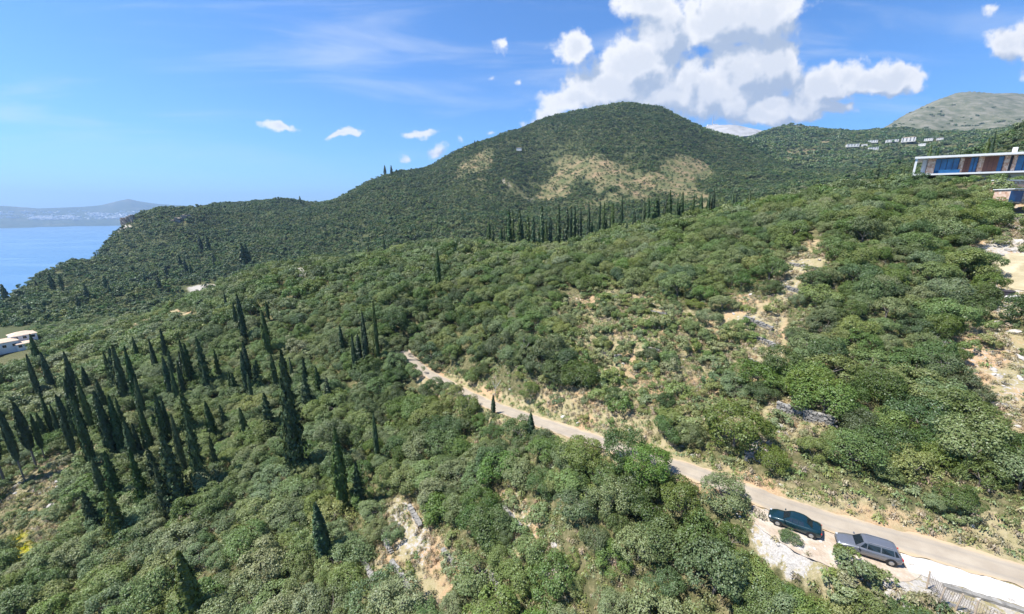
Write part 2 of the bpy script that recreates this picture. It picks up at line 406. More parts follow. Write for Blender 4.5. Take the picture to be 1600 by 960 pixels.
m, t = material("asphalt_road")
pos = geopos(t)
sd = attr(t, "edge")       # 0 in the middle, 1 at the verge
a = noise(t, 0.5, 6, 0.6, pos); b_ = noise(t, 14, 4, 0.7, pos)
c = ramp(t, a, [(0.3, (0.27, 0.225, 0.17)), (0.7, (0.38, 0.325, 0.25))])
c = mixc(t, mth(t, 'MULTIPLY', b_, 0.35), c, (0.36, 0.32, 0.27))
c = mixc(t, sstep(t, mth(t, 'ADD', sd, mth(t, 'MULTIPLY', mth(t, 'SUBTRACT', a, 0.5), 0.8)), 0.72, 1.0), c, (0.44, 0.33, 0.21))
trk = mth(t, 'MULTIPLY', sstep(t, mth(t, 'ABSOLUTE', mth(t, 'SUBTRACT', sd, 0.48)), 0.16, 0.02), 0.25)
c = mixc(t, trk, c, (0.20, 0.19, 0.175))
out(t, bsdf(t, c, 0.85, 0, 0.2, bump(t, b_, 0.3, 0.02)))

m, t = material("limestone_rubble")
v = objco(t); n1 = noise(t, 1.3, 6, 0.65, geopos(t))
c = ramp(t, n1, [(0.25, (0.22, 0.20, 0.175)), (0.5, (0.42, 0.39, 0.35)), (0.8, (0.62, 0.59, 0.55))])
out(t, bsdf(t, c, 0.9, 0, 0.15, bump(t, noise(t, 9, 5, 0.7, geopos(t)), 0.5, 0.05)))
m, t = material("weathered_drystone")
n1 = noise(t, 2.3, 6, 0.7, geopos(t)); vv = t.nodes.new('ShaderNodeNewGeometry').outputs['Random Per Island']
c = ramp(t, n1, [(0.3, (0.11, 0.105, 0.095)), (0.55, (0.23, 0.22, 0.20)), (0.75, (0.36, 0.35, 0.325))])
c = mixc(t, mth(t, 'MULTIPLY', vv, 0.4), c, (0.42, 0.40, 0.37))
out(t, bsdf(t, c, 0.95, 0, 0.1, bump(t, n1, 0.5, 0.1)))
m, t = material("gravel_layby")
pos = geopos(t)
g1_ = t.nodes.new('ShaderNodeTexVoronoi'); g1_.inputs['Scale'].default_value = 3.5; t.links.new(pos, g1_.inputs['Vector'])
a = noise(t, 0.6, 6, 0.65, pos)
c = ramp(t, a, [(0.3, (0.34, 0.25, 0.17)), (0.5, (0.44, 0.37, 0.29)), (0.65, (0.56, 0.52, 0.46))])
c = mixc(t, mth(t, 'MULTIPLY', g1_.outputs['Distance'], 0.45), c, (0.30, 0.25, 0.20))
out(t, bsdf(t, c, 0.95, 0, 0.1, bump(t, g1_.outputs['Distance'], 0.5, 0.08)))
simple("pale_concrete", (0.56, 0.54, 0.50), 0.9, var=0.28, scale=1.6, bumps=0.4)
m, t = material("pale_sand")
pos = geopos(t); a = noise(t, 0.35, 7, 0.6, pos, 0.6); b_ = noise(t, 8, 4, 0.7, pos)
c = ramp(t, a, [(0.3, (0.27, 0.22, 0.135)), (0.5, (0.36, 0.31, 0.20)), (0.7, (0.46, 0.40, 0.28))])
out(t, bsdf(t, c, 0.95, 0, 0.1, bump(t, b_, 0.3, 0.03)))

# sea
m, t = material("sea_water")
pos = geopos(t)
mp = t.nodes.new('ShaderNodeMapping'); mp.inputs['Scale'].default_value = (1, 3.5, 1); mp.inputs['Rotation'].default_value = (0, 0, 0.5); t.links.new(pos, mp.inputs[0])
streak = noise(t, 0.0011, 6, 0.55, mp.outputs[0], 0.8)
c = ramp(t, streak, [(0.3, (0.055, 0.15, 0.28)), (0.7, (0.09, 0.21, 0.36))])
rg = mth(t, 'ADD', 0.30, mth(t, 'MULTIPLY', sstep(t, streak, 0.4, 0.65), 0.22))
wv_ = noise(t, 0.06, 6, 0.7, mp.outputs[0])
out(t, bsdf(t, c, rg, 0, 0.5, bump(t, wv_, 0.25, 3.0)))

# far coast across the strait
m, t = material("far_coast_land")
pos = geopos(t)
a = noise(t, 0.0016, 8, 0.65, pos)
c = ramp(t, a, [(0.35, (0.03, 0.05, 0.03)), (0.55, (0.06, 0.08, 0.045)), (0.7, (0.14, 0.13, 0.09))])
out(t, bsdf(t, c, 0.95, 0, 0.1))

# foliage
def foliage(name, stops, trans=0.28, mottle=0.21, dead=None):
    m, t = material(name)
    oi = t.nodes.new('ShaderNodeObjectInfo').outputs['Random']
    isl = t.nodes.new('ShaderNodeNewGeometry').outputs['Random Per Island']
    n1 = noise(t, 0.05, 4, 0.6, geopos(t)); n0 = noise(t, 0.009, 3, 0.5, geopos(t))
    f = mth(t, 'ADD', mth(t, 'MULTIPLY', oi, 0.52), mth(t, 'MULTIPLY', n1, 0.30))
    f = mth(t, 'ADD', f, mth(t, 'MULTIPLY', mth(t, 'SUBTRACT', n0, 0.32), 0.6))
    c = ramp(t, f, stops)
    hs = t.nodes.new('ShaderNodeHueSaturation'); t.links.new(c, hs.inputs['Color'])
    t.links.new(mth(t, 'ADD', 1 - mottle, mth(t, 'MULTIPLY', isl, 2 * mottle)), hs.inputs['Value'])
    r2 = mth(t, 'FRACT', mth(t, 'MULTIPLY', oi, 13.7)); r3 = mth(t, 'FRACT', mth(t, 'MULTIPLY', oi, 29.3))
    t.links.new(mth(t, 'ADD', 0.470, mth(t, 'ADD', mth(t, 'MULTIPLY', isl, 0.03), mth(t, 'MULTIPLY', r2, 0.05))), hs.inputs['Hue'])
    t.links.new(mth(t, 'ADD', 0.86, mth(t, 'MULTIPLY', r3, 0.38)), hs.inputs['Saturation'])
    d = t.nodes.new('ShaderNodeBsdfDiffuse'); t.links.new(hs.outputs[0], d.inputs[0])
    tr = t.nodes.new('ShaderNodeBsdfTranslucent')
    c2 = mixc(t, 0.5, hs.outputs[0], (0.14, 0.20, 0.03)); t.links.new(c2, tr.inputs[0])
    mx = t.nodes.new('ShaderNodeMixShader'); mx.inputs[0].default_value = trans
    t.links.new(d.outputs[0], mx.inputs[1]); t.links.new(tr.outputs[0], mx.inputs[2])
    gl = t.nodes.new('ShaderNodeBsdfGlossy'); gl.inputs['Roughness'].default_value = 0.5; gl.inputs[0].default_value = (0.9, 0.95, 1, 1)
    m2 = t.nodes.new('ShaderNodeMixShader'); m2.inputs[0].default_value = 0.035
    t.links.new(mx.outputs[0], m2.inputs[1]); t.links.new(gl.outputs[0], m2.inputs[2])
    out(t, m2.outputs[0]); return m
foliage("oak_leaves", [(0.12, (0.052, 0.080, 0.022)), (0.35, (0.098, 0.134, 0.036)), (0.55, (0.150, 0.190, 0.055)), (0.72, (0.205, 0.235, 0.095)), (0.9, (0.24, 0.27, 0.080))])
foliage("olive_leaves", [(0.12, (0.080, 0.112, 0.036)), (0.4, (0.140, 0.185, 0.056)), (0.62, (0.200, 0.238, 0.085)), (0.85, (0.275, 0.285, 0.13))])
foliage("bush_leaves", [(0.15, (0.110, 0.150, 0.044)), (0.4, (0.200, 0.240, 0.085)), (0.65, (0.26, 0.28, 0.11)), (0.9, (0.22, 0.18, 0.08))])
foliage("cypress_leaves", [(0.15, (0.030, 0.050, 0.018)), (0.45, (0.056, 0.084, 0.026)), (0.8, (0.10, 0.125, 0.040))], 0.08)
foliage("far_forest_leaves", [(0.12, (0.030, 0.058, 0.018)), (0.38, (0.064, 0.104, 0.030)), (0.58, (0.110, 0.150, 0.042)), (0.8, (0.165, 0.185, 0.065))], 0.2)
foliage("dry_grass_blades", [(0.1, (0.20, 0.18, 0.10)), (0.4, (0.33, 0.27, 0.18)), (0.7, (0.42, 0.31, 0.20)), (0.95, (0.22, 0.22, 0.12))], 0.3)
foliage("yellow_blossom", [(0.2, (0.45, 0.42, 0.03)), (0.9, (0.60, 0.54, 0.05))], 0.3)
simple("grey_bark", (0.17, 0.15, 0.13), 0.95, var=0.3, scale=4)
simple("bleached_deadwood", (0.45, 0.43, 0.40), 0.9, var=0.2, scale=4)

# ------------------------------------------------------------------ object helpers
def tag(o, label=None, cat=None, group=None, kind=None):
    if label: o["label"] = label
    if cat: o["category"] = cat
    if group: o["group"] = group
    if kind: o["kind"] = kind
    return o
def link(name, me, parent=None, mat=None):
    o = bpy.data.objects.new(name, me); COL.objects.link(o)
    if parent: o.parent = parent
    if mat and not len(me.materials): me.materials.append(MATS[mat] if isinstance(mat, str) else mat)
    return o
def empty(name, loc, rz=0.0):
    o = bpy.data.objects.new(name, None); COL.objects.link(o); o.location = loc; o.rotation_euler = (0, 0, rz); o.empty_display_size = 0.3
    return o
def np_mesh(name, V, F, mat=None, smooth=False):
    """F: (n,k) int array, all faces with k corners"""
    V = np.ascontiguousarray(V, np.float32); F = np.ascontiguousarray(F, np.int32)
    me = bpy.data.meshes.new(name); n, k = F.shape
    me.vertices.add(len(V)); me.vertices.foreach_set("co", V.ravel())
    me.loops.add(n * k); me.loops.foreach_set("vertex_index", F.ravel())
    me.polygons.add(n); me.polygons.foreach_set("loop_start", np.arange(n, dtype=np.int32) * k)
    me.polygons.foreach_set("use_smooth", np.full(n, smooth))
    me.update(calc_edges=True)
    if mat: me.materials.append(MATS[mat])
    return me
class MB:
    """collects boxes, bars and tubes for one mesh object"""
    def __init__(s): s.bm = bmesh.new()
    def box(s, c, d, rz=0.0, M=None, bev=0.0):
        T = Matrix.Translation(c) @ Matrix.Rotation(rz, 4, 'Z') @ Matrix.Diagonal((*d, 1))
        if M: T = M @ T
        r = bmesh.ops.create_cube(s.bm, size=1.0, matrix=T)
        if bev:
            e = list({e for v in r['verts'] for e in v.link_edges}); bmesh.ops.bevel(s.bm, geom=e, offset=bev, segments=1, affect='EDGES')
        return s
    def tube(s, a, b, r1, r2=None, n=8):
        a, b = Vector(a), Vector(b); d = b - a; r2 = r1 if r2 is None else r2
        q = d.to_track_quat('Z', 'Y').to_matrix().to_4x4()
        bmesh.ops.create_cone(s.bm, cap_ends=True, segments=n, radius1=r1, radius2=r2, depth=d.length, matrix=Matrix.Translation((a + b) / 2) @ q)
        return s
    def poly(s, pts, faces):
        vs = [s.bm.verts.new(p) for p in pts]
        for f in faces: s.bm.faces.new([vs[i] for i in f])
        return s
    def build(s, name, mat, parent=None, smooth=False):
        bmesh.ops.recalc_face_normals(s.bm, faces=s.bm.faces)
        me = bpy.data.meshes.new(name); s.bm.to_mesh(me); s.bm.free()
        if smooth:
            for p in me.polygons: p.use_smooth = True
        return link(name, me, parent, mat)

# ------------------------------------------------------------------ what grows where (read off the photograph, laid onto the slope)
# cx, cy, rx, ry, rot, Zmin, Zmax, tree density, dryness, rock, shrub density
ZONES = [
 (1198,530,30,70,8, 50,120, .02, .85,.35,.55),(1245,430,36,46,20, 60,130, .05,.9,.4,.55),(1165,490,35,35,0,50,120,.15,.8,.35,.6),(1270,400,26,30,0,60,130,.1,.8,.2,.5),
 (1245,660,50,30,20, 35,90, .0,.9,.35,.4),(885,625,70,22,18, 45,110, .05,.85,.1,.4),(960,655,70,24,18,45,100,.1,.7,.05,.8),
 (1000,560,160,66,8, 50,120, .15,.50,.12,1.1),(960,482,130,30,0, 60,150, .17,.50,.14,1.1),(1060,640,115,48,15,45,90,.30,.45,.05,1.2),(1075,500,60,16,0,60,130,.1,.6,.3,1.0),(880,555,22,14,0,60,130,.0,.95,.1,.3),
 (650,890,62,70,-12, 30,80, .0,.85,.22,.25),(640,830,34,60,-15, 30,90, .3,.7,.5,.3),(805,810,26,50,-25, 30,90, .05,.7,.45,.4),(870,890,18,40,-25,30,90,.2,.7,.5,.2),(790,880,22,26,0,30,90,.2,.7,.2,.4),
 (30,830,75,75,0, 40,130, .12,.40,.10,1.1),(60,745,90,32,-20, 40,150, .06,.42,.35,1.0),(130,700,30,20,-20,60,150,.05,.6,.3,.5),
 (1560,560,105,62,10, 40,120, .02,.97,.42,.28),(1590,640,70,60,0, 35,110, .05,.95,.4,.3),(1575,470,50,42,0,50,130,.0,.95,.5,.15),(1590,352,28,46,0,60,140,.0,.9,.55,.2),(1565,385,36,14,0,60,130,.0,.9,.6,.1),(1575,690,46,26,0,35,90,.02,1,.2,.2),
 (1225,830,48,60,0, 28,70, .0,.8,.75,.1),(1410,900,90,34,20,28,60,.0,.8,.65,.1),(1540,930,100,50,10,25,60,.0,.8,.5,.2),(1190,700,24,18,0,35,80,.1,.7,.6,.4),
 (1290,870,30,50,0,28,60,.0,.7,.4,.9),
 (1570,835,70,30,12, 28,60, .0,.95,.15,.9),(1440,820,70,14,16,28,60,.0,.9,.3,.6),(1320,785,50,12,15,28,60,.0,.95,.1,.6),
 (320,455,30,12,0,120,400,.2,.6,.6,.5),(75,590,34,14,0,90,200,.3,.6,.4,.6),(470,425,18,8,0,120,260,.1,.6,.9,.3),(250,500,60,10,-15,150,400,.4,.6,.2,.8),
 (985,280,138,50,3, 400,1500, .52,.52,.12,.55),(880,302,34,26,0,400,1500,.45,.5,.25,.5),(1055,272,54,38,0,400,1500,.33,.75,.05,.45),
 (745,265,44,34,25, 500,1500, .75,.45,.12,.3),(800,292,46,16,35,500,1500,.6,.3,.3,.3),(1255,240,38,14,-8, 500,1600, .35,.8,.3,.3),(1105,330,22,20,0,300,900,.1,.95,.1,.4),
 (285,347,12,6,0,400,1300,.2,.8,.4,0),(310,338,10,4,0,400,1300,.3,.8,.3,0),(190,356,20,5,-10,400,1300,.2,.5,.5,0),(100,455,18,8,0,250,800,.2,.8,.5,.2),(90,425,10,5,0,250,900,.2,.8,.3,.2),
 (1390,232,80,12,0,700,1600,.5,.35,.2,.6),(1480,228,60,10,0,700,1600,.6,.4,.2,.6),
]
def zone_fields(x, y, z):
    px, py, d = project(x, y, z)
    tree = np.ones_like(px); dryf = np.zeros_like(px); rockf = np.zeros_like(px); shr = np.full_like(px, 0.15)
    wob = np.where(np.hypot(x, y) > 350, (fbm(x / 60, y / 60, 4, 78) - 0.5) * 2.2, (fbm(x / 14, y / 14, 3, 77) - 0.5))
    for (cx, cy, rx, ry, rot, z0, z1, td, dr, rk, sh) in ZONES:
        a = math.radians(rot); dx = px - cx; dy = py - cy
        e = np.hypot((dx * math.cos(a) + dy * math.sin(a)) / rx, (-dx * math.sin(a) + dy * math.cos(a)) / ry) + wob * 0.9
        w = np.clip((1.15 - e) / np.where(d > 350, 0.75, 0.3), 0, 1) * ((d > z0) & (d < z1))
        tree = tree * (1 - w) + np.minimum(tree, td) * w
        dryf = np.maximum(dryf, dr * w); rockf = np.maximum(rockf, rk * w); shr = np.maximum(shr, sh * w)
    # the bald mountain and the grey rocky summit behind
    edge = np.interp(px, [1330, 1390, 1460, 1520, 1600, 1700], [206, 212, 214, 205, 196, 190])
    bald = ((d > 1500) & (px > 1335)) * np.clip((edge + 6 - py) / 12 + (wob * 1.2), 0, 1)
    bald = np.maximum(bald, np.where((d > 1500) & (px > 1335) & (py < edge), 1, 0))
    grn = ((px > 1195) & (px < 1345) & (d > 1500))
    tree = np.where(bald > 0.4, 0.03, tree); tree = np.where(grn, 0.25, tree); bald = np.where(grn, 0.25, bald)
    return px, py, d, tree, dryf, rockf, shr, bald

# ------------------------------------------------------------------ ground sheet
NG = 720
LMAX = math.log1p(19000 / R0)
g = np.linspace(-LMAX, LMAX, NG)
GU, GV = np.meshgrid(g, g, indexing='xy')
GX, GY = unwarp(GU, GV)
GZ = height(GX.ravel(), GY.ravel()).reshape(GX.shape)
idx = np.arange(NG * NG).reshape(NG, NG)
F = np.stack([idx[:-1, :-1], idx[:-1, 1:], idx[1:, 1:], idx[1:, :-1]], -1).reshape(-1, 4)
V = np.stack([GX, GY, GZ], -1).reshape(-1, 3)
Fc = V[F[:, 0]]; F = F[(np.hypot(Fc[:, 0], Fc[:, 1]) < 19000) & (Fc[:, 0] > -20000) & (Fc[:, 0] < 12500) & (Fc[:, 1] > -5000) & (Fc[:, 1] < 20000)]
me = np_mesh("ground", V, F, "hillside_ground", True)
px_, py_, d_, tree_, dry_, rock_, shr_, bald_ = zone_fields(V[:, 0], V[:, 1], V[:, 2])
D_, I_, s_ = road_dist(V[:, 0], V[:, 1])
nr = np.clip((5.0 - D_) / 2.5, 0, 1) * (px_ > 650)
dry_ = np.maximum(dry_, nr); rock_ = np.maximum(rock_, nr * 0.3)
slopef = np.clip((np.hypot(*np.gradient(GZ)[:2]).ravel() * 0), 0, 1)
for nm, arr in (("dry", dry_), ("rock", rock_), ("bald", bald_)):
    a = me.attributes.new(nm, 'FLOAT', 'POINT'); a.data.foreach_set("value", arr.astype(np.float32).ravel())
fl = np.clip(1.3 - np.hypot((px_ - 34) / 16, (py_ - 868) / 28) + (fbm(V[:, 0], V[:, 1], 2, 4) - 0.5) * 1.2, 0, 1) * (d_ > 0)
a = me.attributes.new("flower", 'FLOAT', 'POINT'); a.data.foreach_set("value", (fl * 0.8).astype(np.float32))
tag(link("ground", me), kind="structure")

def ribbon(name, mat, line, offs, attrs=None, lift=0.0, hf=None, wob=0.0):
    n = len(line); T = np.gradient(line[:, :2], axis=0); T /= np.linalg.norm(T, axis=1)[:, None]
    Nn = np.stack([-T[:, 1], T[:, 0]], 1)
    V = []; A = []
    for k, o in enumerate(offs):
        oo = o if np.ndim(o) else np.full(n, o)
        if wob and k in (0, len(offs) - 1): oo = oo + (fbm(line[:, 0] * 0.9, line[:, 1] * 0.9, 3, k + 8) - 0.5) * wob
        q = line[:, :2] + Nn * oo[:, None]
        z = line[:, 2] + lift if hf is None else hf(q[:, 0], q[:, 1]) + lift
        V.append(np.column_stack([q, z])); A.append(np.abs(oo) / (np.abs(offs[0]) if not np.ndim(offs[0]) else 2.0))
    V = np.stack(V, 1); m = len(offs); ii = np.arange(n * m).reshape(n, m)
    F = np.stack([ii[:-1, :-1], ii[1:, :-1], ii[1:, 1:], ii[:-1, 1:]], -1).reshape(-1, 4)
    me = np_mesh(name, V.reshape(-1, 3), F, mat, True)
    if attrs: a = me.attributes.new(attrs, 'FLOAT', 'POINT'); a.data.foreach_set("value", np.stack(A, 1).astype(np.float32).ravel())
    return me
roadfine = smooth_line(road, 600, 3)
tag(link("road", ribbon("road", "asphalt_road", roadfine, [-ROAD_HALF, -1.35, -0.9, -0.3, 0.3, 0.9, 1.35, ROAD_HALF], "edge", 0.03, None, 0.9)), kind="structure")

# gravel lay-by, pale concrete strip beside the road
def near_i(px, py):
    p = at(px, py); return int(np.argmin(np.hypot(roadfine[:, 0] - p[0], roadfine[:, 1] - p[1])))
i0, i1 = sorted((near_i(1180, 775), near_i(1420, 860)))
seg = roadfine[i0:i1]
tt = np.linspace(0, 1, len(seg)); wd = 1.7 + 3.0 * np.sin(np.pi * np.clip(tt, 0, 1)) ** 0.6
tag(link("gravel_verge", ribbon("gravel_verge", "gravel_layby", seg, [1.75 + 0 * wd, 1.9 + wd * 0.3, 1.9 + wd * 0.65, 1.9 + wd], None, 0.035, height, 0.6)), kind="structure")
i0, i1 = sorted((near_i(1400, 858), near_i(1690, 925)))
seg = roadfine[i0:i1]
wd = np.full(len(seg), 2.4)
tag(link("concrete_strip", ribbon("concrete_strip", "pale_concrete", seg, [1.7 + 0 * wd, 2.4 + 0 * wd, 1.6 + wd * 0.7, 1.6 + wd], None, 0.045, lambda x, y: np.maximum(height(x, y), -999), 0.4)), kind="structure")
# ------------------------------------------------------------------ sea and far coast
mb = MB(); mb.poly([(-22000, -6000, SEA), (14000, -6000, SEA), (14000, 22000, SEA), (-22000, 22000, SEA)], [(0, 1, 2, 3)])
tag(mb.build("sea", "sea_water"), kind="structure")
CD = 12500.0
def coast_sheet(name, prof, depth, Zc, back, seed, amp=70):
    """prof: (px, skyline py). Land rising from the water line to the skyline over the given depth"""
    pxs = np.linspace(prof[0][0], prof[-1][0], 220)
    sk = np.interp(pxs, [p[0] for p in prof], [p[1] for p in prof])
    rows = 24; V = []
    for i, px in enumerate(pxs):
        a = pdir(px, 330); az = a[:2] / np.linalg.norm(a[:2])
        ddr = np.array([az[0], az[1]])
        top = pdir(px, sk[i]); el = top[2] / np.linalg.norm(top[:2])
        for j in range(rows):
            f = j / (rows - 1)
            r = Zc + depth * f + (fbm(px / 40.0, f * 0 + seed, 3, seed) - 0.5) * 900 * (1 - f)
            hz_top = el * (Zc + depth) - SEA
            sh = f ** 1.5 if f < 1 else 1
            h = SEA - 6 + (hz_top + 6) * sh + (fbm(px / 12.0, f * 6, 4, seed + 3) - 0.5) * amp * math.sin(math.pi * f)
            V.append((ddr[0] * r, ddr[1] * r, h))
        V.append((ddr[0] * (Zc + depth + back), ddr[1] * (Zc + depth + back), SEA - 20))
    V = np.array(V); rows += 1
    ii = np.arange(len(V)).reshape(-1, rows)
    F = np.stack([ii[:-1, :-1], ii[1:, :-1], ii[1:, 1:], ii[:-1, 1:]], -1).reshape(-1, 4)
    return tag(link(name, np_mesh(name, V, F, "far_coast_land", True)), kind="structure"), V.reshape(-1, rows, 3)
o, CV = coast_sheet("far_coast_hills", [(-260,322),(-60,321),(10,322),(60,326),(90,325),(130,323.5),(160,321),(185,315),(205,311),(222,315),(250,319),(330,324),(420,328)], 3200, 11500, 2500, 3)

# ------------------------------------------------------------------ fast height lookup that agrees with the ground mesh
def hfast(x, y):
    x = np.asarray(x, float); y = np.asarray(y, float)
    u, v = warp(x, y)
    fu = np.clip((u + LMAX) / (2 * LMAX) * (NG - 1), 0, NG - 1.001); fv = np.clip((v + LMAX) / (2 * LMAX) * (NG - 1), 0, NG - 1.001)
    i = fu.astype(int); j = fv.astype(int); a = fu - i; b = fv - j
    return (GZ[j, i] * (1 - a) + GZ[j, i + 1] * a) * (1 - b) + (GZ[j + 1, i] * (1 - a) + GZ[j + 1, i + 1] * a) * b
def hits(px, py, zmin=15, zmax=4000): return at_f(hfast, px, py, zmin, zmax)
def visible(x, y, z, m=3.0):
    vis = np.ones(len(x), bool)
    for f in np.concatenate([np.linspace(0.15, 0.9, 26), [0.93, 0.96]]):
        vis &= hfast(x * f, y * f) < z * f + m
    return vis

# sandy pad draped on the slope
NA, NR = 64, 10; pr_ = []
for k in range(NR):
    for a in range(NA):
        f = (k + 1) / NR; th = 2 * math.pi * a / NA; w_ = 1 + (float(vnoise(math.cos(th) * 2.2 + 7, math.sin(th) * 2.2 + 7, 3)) - 0.5) * 0.16
        p = hits(1612 + 74 * f * w_ * math.cos(th), 427 + 74 * f * w_ * math.cos(th) * 0.12 + 30 * f * w_ * math.sin(th)); pr_.append((p[0], p[1], float(hfast(p[0], p[1])) + 0.12))
p = hits(1612, 427); pr_.append((p[0], p[1], float(hfast(p[0], p[1])) + 0.12)); cidx = len(pr_) - 1
Fp = []
for a in range(NA):
    b = (a + 1) % NA; Fp.append((cidx, a, b))
    for k in range(NR - 1): Fp.append((k * NA + a, (k + 1) * NA + a, (k + 1) * NA + b)); Fp.append((k * NA + a, (k + 1) * NA + b, k * NA + b))
tag(link("sand_pad", np_mesh("sand_pad", np.array(pr_), np.array(Fp), "pale_sand", True)), kind="structure")

# ------------------------------------------------------------------ tree meshes
def quads(C, Nn, size, rng, aspect=1.0, up=None):
    n = len(C)
    Nn = Nn / (np.linalg.norm(Nn, axis=1)[:, None] + 1e-9)
    R = rng.normal(size=(n, 3)) if up is None else up + rng.normal(size=(n, 3)) * 0.25
    A = np.cross(Nn, R); A /= np.linalg.norm(A, axis=1)[:, None] + 1e-9
    B = np.cross(Nn, A)
    s = size * rng.uniform(0.6, 1.35, n)[:, None]
    j = lambda: rng.uniform(0.65, 1.1, (n, 1))
    V = np.stack([C + A * s * j() * 0.5 , C + B * s * aspect * j() * 0.5, C - A * s * j() * 0.5, C - B * s * aspect * j() * 0.5], 1)
    V += (rng.normal(size=(n, 1, 1)) * 0.12 * s[:, None]) * Nn[:, None] * np.array([1, -1, 1, -1])[None, :, None]
    return V.reshape(-1, 3)
def sph(rng, n):
    v = rng.normal(size=(n, 3)); return v / np.linalg.norm(v, axis=1)[:, None]
def crown_mesh(name, mat, seed, R=3.0, H=3.6, base=1.0, lobes=22, leaves=2600, leaf=0.27, droop=0.0, openness=0.0, tall=1.0):
    rng = np.random.default_rng(seed)
    C = []; Nn = []
    cen = sph(rng, lobes * 3); cen = cen[cen[:, 2] > -0.35][:lobes]
    rad = rng.uniform(0.26, 0.44, len(cen)) * R
    wob = 1 + rng.normal(size=len(cen)) * 0.22
    cc = np.column_stack([cen[:, 0] * (R - rad * 0.8) * wob, cen[:, 1] * (R - rad * 0.8) * wob, base + H * 0.42 + cen[:, 2] * H * 0.48 * tall * wob])
    w = rad ** 2; w = w / w.sum()
    k = rng.choice(len(cen), leaves, p=w)
    d = sph(rng, leaves); out_ = cc[k] - np.array([0, 0, base + H * 0.2]); out_ /= np.linalg.norm(out_, axis=1)[:, None]
    flip = (d * out_).sum(1) < -0.25; d[flip] = -d[flip]
    # twig clusters: leaves gather into small tufts on each lobe
    tuft = sph(rng, 60 * len(cen)).reshape(len(cen), 60, 3)
    best = tuft[k, rng.integers(0, 26 if openness == 0 else 16, leaves)]
    d = d * 0.45 + best * 0.75; d /= np.linalg.norm(d, axis=1)[:, None]
    flip = (d * out_).sum(1) < -0.35; d[flip] = -d[flip]
    rr = rad[k] * (0.72 + 0.38 * rng.random(leaves) ** 0.7)
    C = cc[k] + d * rr[:, None] * np.array([1, 1, 0.8])
    C[:, 2] -= droop * np.hypot(C[:, 0], C[:, 1]) * 0.2
    C[:, 2] = np.maximum(C[:, 2], 0.15 * rng.random(leaves) + 0.1)
    Nn = d * 0.8 + sph(rng, leaves) * 0.55 + np.array([0, 0, 0.35])
    V = quads(C, Nn, leaf, rng, 1.25)
    return np_mesh(name, V, np.arange(len(V)).reshape(-1, 4), mat)
def cyp_mesh(name, seed, H=10.0, R=0.95, leaves=2400, leaf=0.3, broad=False, bare=0.0):
    rng = np.random.default_rng(seed)
    t = rng.random(leaves) ** (0.85 if not broad else 1.0)
    if broad: prof = (1 - t) ** 0.75 * (0.75 + 0.25 * np.sin(t * 47 + seed)) * np.clip(t / 0.05, 0.55, 1)
    else: prof = np.clip(np.sin(np.pi * np.clip(t * 0.93 + 0.07, 0, 1)) ** 0.55, 0, 1) * (1 - 0.55 * t ** 2)
    th = rng.random(leaves) * 2 * np.pi
    bump_ = 1 + 0.16 * np.sin(th * 5 + t * 9 + seed) + 0.10 * np.sin(th * 3 - t * 31) + rng.normal(size=leaves) * 0.07
    if broad: bump_ += 0.22 * np.sin(th * 7 + np.floor(t * 14) * 2.1)
    r = R * prof * bump_ * (0.8 + 0.25 * rng.random(leaves))
    z = bare + t * (H - bare)
    C = np.column_stack([np.cos(th) * r, np.sin(th) * r, z])
    bend = rng.normal() * 0.12
    C[:, 0] += bend * (z / H) ** 2
    Nn = np.column_stack([np.cos(th), np.sin(th), 0.25 + 0.2 * rng.normal(size=leaves)]) + sph(rng, leaves) * 0.45
    V = quads(C, Nn, leaf, rng, 1.7 if not broad else 1.1, up=None if broad else np.array([[0, 0, 1.0]]))
    return np_mesh(name, V, np.arange(len(V)).reshape(-1, 4), "cypress_leaves")
def trunk_mesh(name, seed, H=2.4, r=0.16, limbs=5, spread=1.5, mat="grey_bark", twigs=0):
    rng = random.Random(seed); mb = MB()
    lean = Vector((rng.uniform(-.25, .25), rng.uniform(-.25, .25), 1)).normalized()
    p0 = Vector((0, 0, -0.5)); p1 = lean * H * 0.45; mb.tube(p0, p1, r * 1.25, r * 0.85, 7)
    for k in range(limbs):
        a = 2 * math.pi * (k + rng.random() * 0.6) / limbs
        q = p1 + Vector((math.cos(a) * spread * 0.5, math.sin(a) * spread * 0.5, H * 0.35)); e = q + Vector((math.cos(a + .4) * spread * 0.6, math.sin(a + .4) * spread * 0.6, H * rng.uniform(0.15, 0.5)))
        mb.tube(p1, q, r * 0.62, r * 0.42, 5); mb.tube(q, e, r * 0.42, r * 0.12, 5)
        for j in range(twigs):
            b = q.lerp(e, rng.random()); c_ = b + Vector((rng.uniform(-1, 1), rng.uniform(-1, 1), rng.uniform(0.1, 1))) * spread * 0.4
            mb.tube(b, c_, r * 0.18, r * 0.05, 4)
    o = mb.build(name, mat); me = o.data; bpy.data.objects.remove(o); return me
def pole_mesh(name, H, r, n=6):
    mb = MB(); mb.tube((0, 0, -0.6), (0, 0, H), r, r * 0.45, n); o = mb.build(name, "grey_bark"); me = o.data; bpy.data.objects.remove(o); return me

